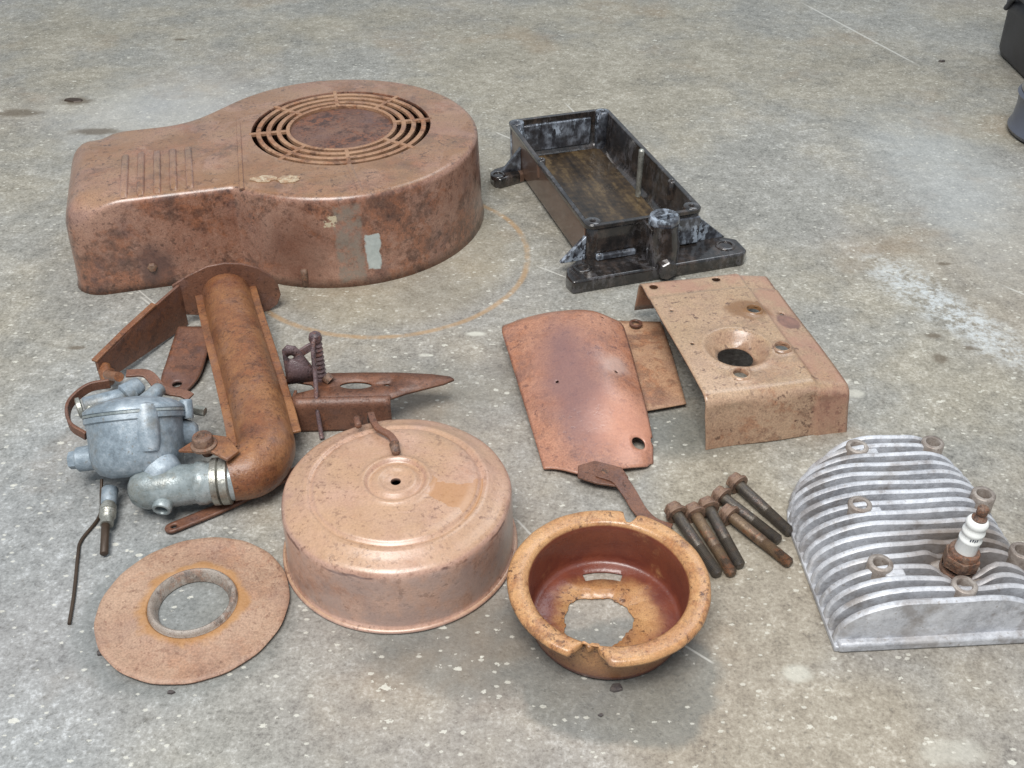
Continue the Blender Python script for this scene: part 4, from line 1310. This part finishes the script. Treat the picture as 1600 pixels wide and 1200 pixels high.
# left boss
b_ = B(); cyl(b_, k_(-276, 538, 26), k_(-294, 535, 25), 9.0, 8.5, 20, 1.2); cyl(b_, k_(-293, 535, 25), k_(-299, 534, 25), 6.5, 6, 6, .6)
add('inlet_boss', b_, M_CARB, ca, smooth=40)
# throat
b_ = B()
Mt = frame_z(k_(-253, 510, 20), Vector((-188, 518, 22)) - Vector((-253, 510, 20)))
lathe(b_, [(0, 0), (5, .6), (9.6, 3), (12.6, 7), (13.8, 12), (14.0, 30), (13.4, 44), (14.6, 45.4), (14.6, 51), (13.8, 52.2), (13.8, 76)], 48, Mt)
th = add('throat', b_, M_CARB2, ca, smooth=50)
b_ = B(); lathe(b_, [(14.2, 55), (16.0, 55.6), (16.0, 59.4), (14.4, 60.2), (16.2, 61.2), (16.2, 66), (14.2, 67)], 48, Mt)
add('clamp_ring', b_, M_NICKEL, th, smooth=50)
b_ = B()
Ms = frame_z(k_(-228, 506, 18), Vector((-0.05, -0.9, -0.2)))
lathe(b_, [(7.6, 0), (6.4, 6), (6.4, 9.5), (5.8, 10.4), (4.2, 10.4), (3.8, 9.6), (3.8, 4), (0, 4)], 28, Ms)
add('drain_stub', b_, M_CARB2, th, smooth=50)
# bridge casting between bowl and throat
b_ = B(); cyl(b_, k_(-243, 532, 30), k_(-226, 514, 26), 15, 12, 28, 3); add('bridge', b_, M_CARB, ca, smooth=60)
b_ = B(); cyl(b_, k_(-232, 556, 30), k_(-217, 560, 28), 12, 8, 20, 3); add('side_web', b_, M_CARB, ca, smooth=60)
# bracket and big screw on the elbow
b_ = B(); prism(b_, [(k_(x, y).x, k_(x, y).y) for x, y in ((-218, 520), (-205, 537), (-188, 534), (-178, 520), (-184, 511), (-196, 519))], 44, 46.6)
add('screw_bracket', b_, M_PIPE, ca, bevel=.7)
Mq = Matrix.Translation(k_(-202, 525, 46))
b_ = B(); lathe(b_, [(0, 0), (8.6, 0), (8.6, 2), (7.4, 2.6), (6.8, 2.8), (6.8, 7), (6.2, 8.2), (3.6, 8.4), (3.0, 7.4), (0, 7.4)], 20, Mq)
add('big_screw', b_, M_BOLTHEAD, ca, smooth=40)
b_ = B(); cyl(b_, k_(-202, 527, 46), k_(-202, 529, 36), 4, 4, 12); add('screw_post', b_, M_BROWN, ca, smooth=50)
# choke lever and linkage at the top
b_ = B(); cyl(b_, k_(-294, 566, 46), k_(-262, 582, 46), 6.4, 5.6, 18); cyl(b_, k_(-270, 578, 46), k_(-260, 588, 50), 8, 6, 14, 1.5)
cyl(b_, k_(-255, 572, 44), k_(-248, 590, 44), 6, 5, 14, 1.2)
lk = add('choke_housing', b_, M_CARB, ca, smooth=50)
b_ = B(); lathe(b_, [(6.2, 0), (7.4, .6), (7.4, 3), (6.0, 3.6)], 24, frame_z(k_(-295, 565.5, 46), Vector((-32, -16, 0)))); add('choke_cap', b_, M_NICKEL, lk, smooth=50)
b_ = B(); sweep(b_, spline([k_(-283, 590, 48), k_(-297, 584, 48), k_(-306, 570, 44), k_(-302, 556, 38), k_(-290, 549, 34)], 7), [(-1.2, -3.6), (1.2, -3.6), (1.2, 3.6), (-1.2, 3.6)])
add('choke_lever', b_, M_BROWN, ca, bevel=.5)
b_ = B(); sweep(b_, spline([k_(-304, 640, 20), k_(-296, 618, 34), k_(-280, 600, 46)], 6), circ(3.6, 10)); add('link_rod', b_, M_PIPE, ca, smooth=60)
b_ = B(); sweep(b_, spline([k_(-276, 604, 46), k_(-262, 606, 44), k_(-250, 596, 38), k_(-236, 596, 34), k_(-230, 594, 32)], 6), [(-4, -.9), (4, -.9), (4, .9), (-4, .9)])
add('link_strip', b_, M_BROWN, ca, bevel=.4)
b_ = B(); cyl(b_, k_(-224, 580, 32), k_(-216, 578, 32), 3.6, 3.6, 6); cyl(b_, k_(-232, 582, 32), k_(-224, 580, 32), 1.8, 1.8, 10); add('idle_screw', b_, M_NICKEL, ca, smooth=40)
# needle valve fitting
b_ = B(); cyl(b_, k_(-270, 520, 12), k_(-268, 508, 10), 5.5, 5, 14)
ne = add('needle_valve', b_, M_CARB, ca, smooth=50)
b_ = B()
Mn = frame_z(k_(-268, 509, 10), Vector((-263, 484, 7)) - Vector((-268, 509, 10)))
lathe(b_, [(0, 0), (4.2, 0), (4.2, 3), (5.2, 3.6), (5.2, 7)] + [(5.4 if j % 2 else 4.7, 7 + j * 1.0) for j in range(7)] + [(4.2, 15), (4.2, 19), (0, 19.2)], 20, Mn)
add('packing_nut', b_, M_NICKEL, ne, smooth=30)
b_ = B(); cyl(b_, k_(-265.2, 491, 8), k_(-260, 468, 4.2), 2.7, 2.7, 12, .5); add('needle_stem', b_, M_WIRE, ne, smooth=50)
# wire and bar
b_ = B(); tube(b_, [k_(-281, 534, 8), k_(-280, 526, 3), k_(-275, 505, 1.6), k_(-280, 483, 1.4), k_(-278, 470, 1.4), k_(-270, 438, 1.4), k_(-265, 414, 1.4)], 1.15, 8, 8)
add('wire', b_, M_WIRE, ca, smooth=60)
bar_d = math.atan2(538 - 491, -155 + 226)
Mx = Matrix.Translation(k_(-227, 490, 0)) @ Matrix.Rotation(bar_d, 4, 'Z')
b_ = B()
def barfn(u, v):
    x = u * 95
    hw = 4.2 * (1 if u > 0.05 else math.sqrt(max(0.05, 1 - ((0.05 - u) / 0.05) ** 2)))
    return Mx @ Vector((x, (v - .5) * 2 * hw, 4.0 + 5 * sst(u, .3, 1)))
b_ = sheet(barfn, lin(0, 1, 60), lin(0, 1, 6), [loop(0.062, 0.5, 0.024, 0.24, 14)])
add('steel_bar', b_, M_BROWN, ca, smooth=40, solid=2.4)

# ------------------------------------------------------------------ governor bracket
gb = thing('governor_bracket', 'dark rusty governor bracket with pointed blade and upright oily lever behind the round cover', 'bracket', (-118, 612, 0))
def g_(x, y, z=0): return Vector((x + 118, y - 612, z))
b_ = B()
bl = [(-157, 598), (-88, 601), (-78, 607), (-64, 613), (-50, 619), (-43, 624), (-46, 627), (-60, 630), (-86, 632), (-115, 632), (-141, 631), (-160, 630), (-169, 627), (-164, 622), (-148, 618), (-144, 612), (-156, 607), (-160, 602)]
fill_loops(b_, [[(g_(x, y).x, g_(x, y).y) for x, y in bl], loop(g_(-115, 0).x, 616.5 - 612, 12, 4.6, 24), loop(g_(-92, 0).x, 617 - 612, 3, 1.6, 12)], 26)
if sum(f.normal.z for f in b_.faces) < 0:
    bmesh.ops.reverse_faces(b_, faces=b_.faces)
add('blade', b_, M_BROWN, gb, smooth=40, solid=2.0)
b_ = B(); 
def lipfn(u, v):
    x = -158 + 70 * u
    y = 597 + 3 * u
    if v < 0.3:
        a = v / .3 * PI / 2
        return g_(x, y - 4 * math.sin(a) + 2, 26 - 4 * (1 - math.cos(a)))
    return g_(x, y - 2 , 22 - 21.5 * (v - .3) / .7)
b_ = sheet(lipfn, lin(0, 1, 16), lin(0, 1, 16)[::-1] if False else lin(0, 1, 16))
add('front_lip', b_, M_BROWN, gb, smooth=60, solid=2.0)
b_ = B(); box(b_, g_(-160, 0).x, g_(-157.6, 0).x, g_(0, 597).y, g_(0, 612).y, 1, 25); add('end_lip', b_, M_BROWN, gb, bevel=.6)
# upright lever
b_ = B()
Mv = Matrix.Translation(g_(-156, 620, 26)) @ Matrix.Rotation(math.radians(12), 4, 'Z') @ Matrix.Rotation(PI / 2, 4, 'X')
lev = [(-10, 0), (10, 0), (12, 8), (3, 27), (0, 32), (-6, 34), (-10, 30)]
fill_loops(b_, [lev, loop(-4.4, 23.5, 2.2, 2.2, 14)], 0)
for v in b_.verts: v.co = Mv @ v.co
bmesh.ops.recalc_face_normals(b_, faces=b_.faces)
add('upright_lever', b_, M_OILY, gb, smooth=40, solid=2.2, soff=0)
b_ = B()
pts = [g_(-140, 624, 26), g_(-141, 625, 40), g_(-142, 626, 52), g_(-143, 627, 64)]
lathe(b_, [(5.4, 26), (5.4, 28)] + [(4.6 if j % 2 else 3.6, 28 + j * 1.9) for j in range(18)] + [(5.0, 62), (4.2, 65.5), (2.4, 67), (0, 67.2)], 16, Matrix.Translation(g_(-142, 625, 0)))
add('spring_post', b_, M_OILY, gb, smooth=35)
b_ = B(); sweep(b_, [g_(-153, 621, 52), g_(-146, 623, 56), g_(-140, 625, 57)], [(-1.2, -3), (1.2, -3), (1.2, 3), (-1.2, 3)]); add('lever_link', b_, M_OILY, gb, bevel=.5)
b_ = B(); sweep(b_, [g_(-138, 622, 30), g_(-134, 620, 27)], circ(4, 10)); add('post_foot', b_, M_BOLTHEAD, gb, smooth=50)
b_ = B(); tube(b_, [g_(-142, 622, 64), g_(-143, 617, 58), g_(-142, 608, 40), g_(-141, 596, 22), g_(-139, 588, 6), g_(-138, 584, 1.8)], 1.7, 10, 6)
add('link_rod', b_, M_OILY, gb, smooth=60)
# lever that hooks over the cover
b_ = B()
sweep(b_, spline([g_(-99, 594, 5), g_(-98, 576, 12), g_(-97, 560, 40), g_(-94, 546, 56), g_(-91, 535, 58.6), g_(-87, 527, 59.2), g_(-79, 520, 59.6), g_(-74, 512, 59.2)], 6), [(-2.2, -1.2), (2.2, -1.2), (2.2, 1.2), (-2.2, 1.2)])
hk = add('hook_lever', b_, M_BROWN, gb, bevel=.4)
b_ = B(); cyl(b_, g_(-75.5, 512, 59.6), g_(-73, 503, 58.6), 3.2, 2.8, 12, .8); add('hook_end', b_, M_BOLTHEAD, hk, smooth=50)
b_ = B(); cyl(b_, g_(-103, 540, 57), g_(-100, 530, 58.6), 2.6, 2.2, 10, .6); add('hook_pin', b_, M_BROWN, hk, smooth=50)

# ------------------------------------------------------------------ dark containers at the right edge
jb = thing('plastic_case', 'dusty black rounded plastic case at the upper right corner', 'plastic case', (714, 1300, 0))
b_ = B()
R = []
for zz, k in ((0, -8), (3, -3), (10, 0), (60, 2), (64, 5), (72, 5), (76, 2), (150, 4), (164, 0), (172, -10)):
    R.append([(x, y, zz) for x, y in rrect(80 + k, 78 + k, 26 + k * 0.5, 8)])
loft(b_, R, capb=True, capt=True)
add('case_body', b_, M_BLACK, jb, smooth=40)
b_ = B(); sweep(b_, spline([(-86, -40, 60), (-88, -10, 84), (-88, 30, 84), (-86, 56, 62)], 6), circ(3.4, 10)); add('side_handle', b_, M_BLACK, jb, smooth=60)
cn = thing('grey_can', 'slate grey round can with a dull lid at the right edge below the black case', 'can', (618, 1108, 0))
b_ = B(); lathe(b_, [(0, 0.5), (54, 0.5), (59, 3), (61, 7), (60, 10), (58, 14), (57, 30), (58, 42), (60, 45), (58, 48), (54, 49)], 72)
add('can_body', b_, M_CAN, cn, smooth=40)
b_ = B(); lathe(b_, [(56, 47), (57.4, 50), (55.4, 52), (52, 51.4), (50, 48), (20, 48.6), (0, 49)], 72)
add('lid', b_, M_CANLID, cn, smooth=40)

# ------------------------------------------------------------------ crumbs on the floor
def chip(name, x, y, r, h, mat, label, cat, seed, squash=0.7, rot=0.0):
    rg = random.Random(seed)
    b_ = B()
    n = 9
    base = [(r * rg.uniform(.75, 1.1) * math.cos(2 * PI * i / n), squash * r * rg.uniform(.75, 1.1) * math.sin(2 * PI * i / n)) for i in range(n)]
    v0 = [b_.verts.new((a, c, 0.1)) for a, c in base]
    v1 = [b_.verts.new((a * .86, c * .86, h * rg.uniform(.7, 1.1))) for a, c in base]
    vt = b_.verts.new((r * .1, 0, h * 1.15))
    b_.faces.new(v0[::-1])
    for i in range(n):
        b_.faces.new((v0[i], v0[(i + 1) % n], v1[(i + 1) % n], v1[i]))
        b_.faces.new((v1[i], v1[(i + 1) % n], vt))
    o = add(name, b_, mat, None, (x, y, 0), smooth=25)
    o.rotation_euler[2] = rot
    return tag(o, label, cat)
chip('paint_flake', 59, 369, 4.2, 1.6, M_STONE, 'dark square flake on the floor just in front of the orange cup', 'flake', 3, .8, .2)
chip('dirt_crumb', -524, 1209, 13, 1.6, M_WIRE, 'dark crumb of dirt on the floor behind the ribbed housing neck', 'dirt crumb', 4, .5)
chip('dirt_crumb', 49, 351, 1.6, 1, M_STONE, 'tiny dark crumb left of the dark flake below the orange cup', 'dirt crumb', 5)
chip('dirt_crumb', -192, 366, 2.6, 1.2, M_STONE, 'small dark crumb at the front edge of the ring plate', 'dirt crumb', 6, .5)
chip('dirt_crumb', -240, 393, 2.6, 2, M_STONE, 'dark crumb touching the left front edge of the ring plate', 'dirt crumb', 9, .8)
chip('pale_chip', -147, 402, 1.8, 1.2, M_PALE, 'small pale chip lying by the right front edge of the ring plate', 'chip', 7)
chip('dirt_crumb', 555, 1335, 5, 2.5, M_STONE, 'black speck on the floor left of the black plastic case', 'dirt crumb', 8, .5)
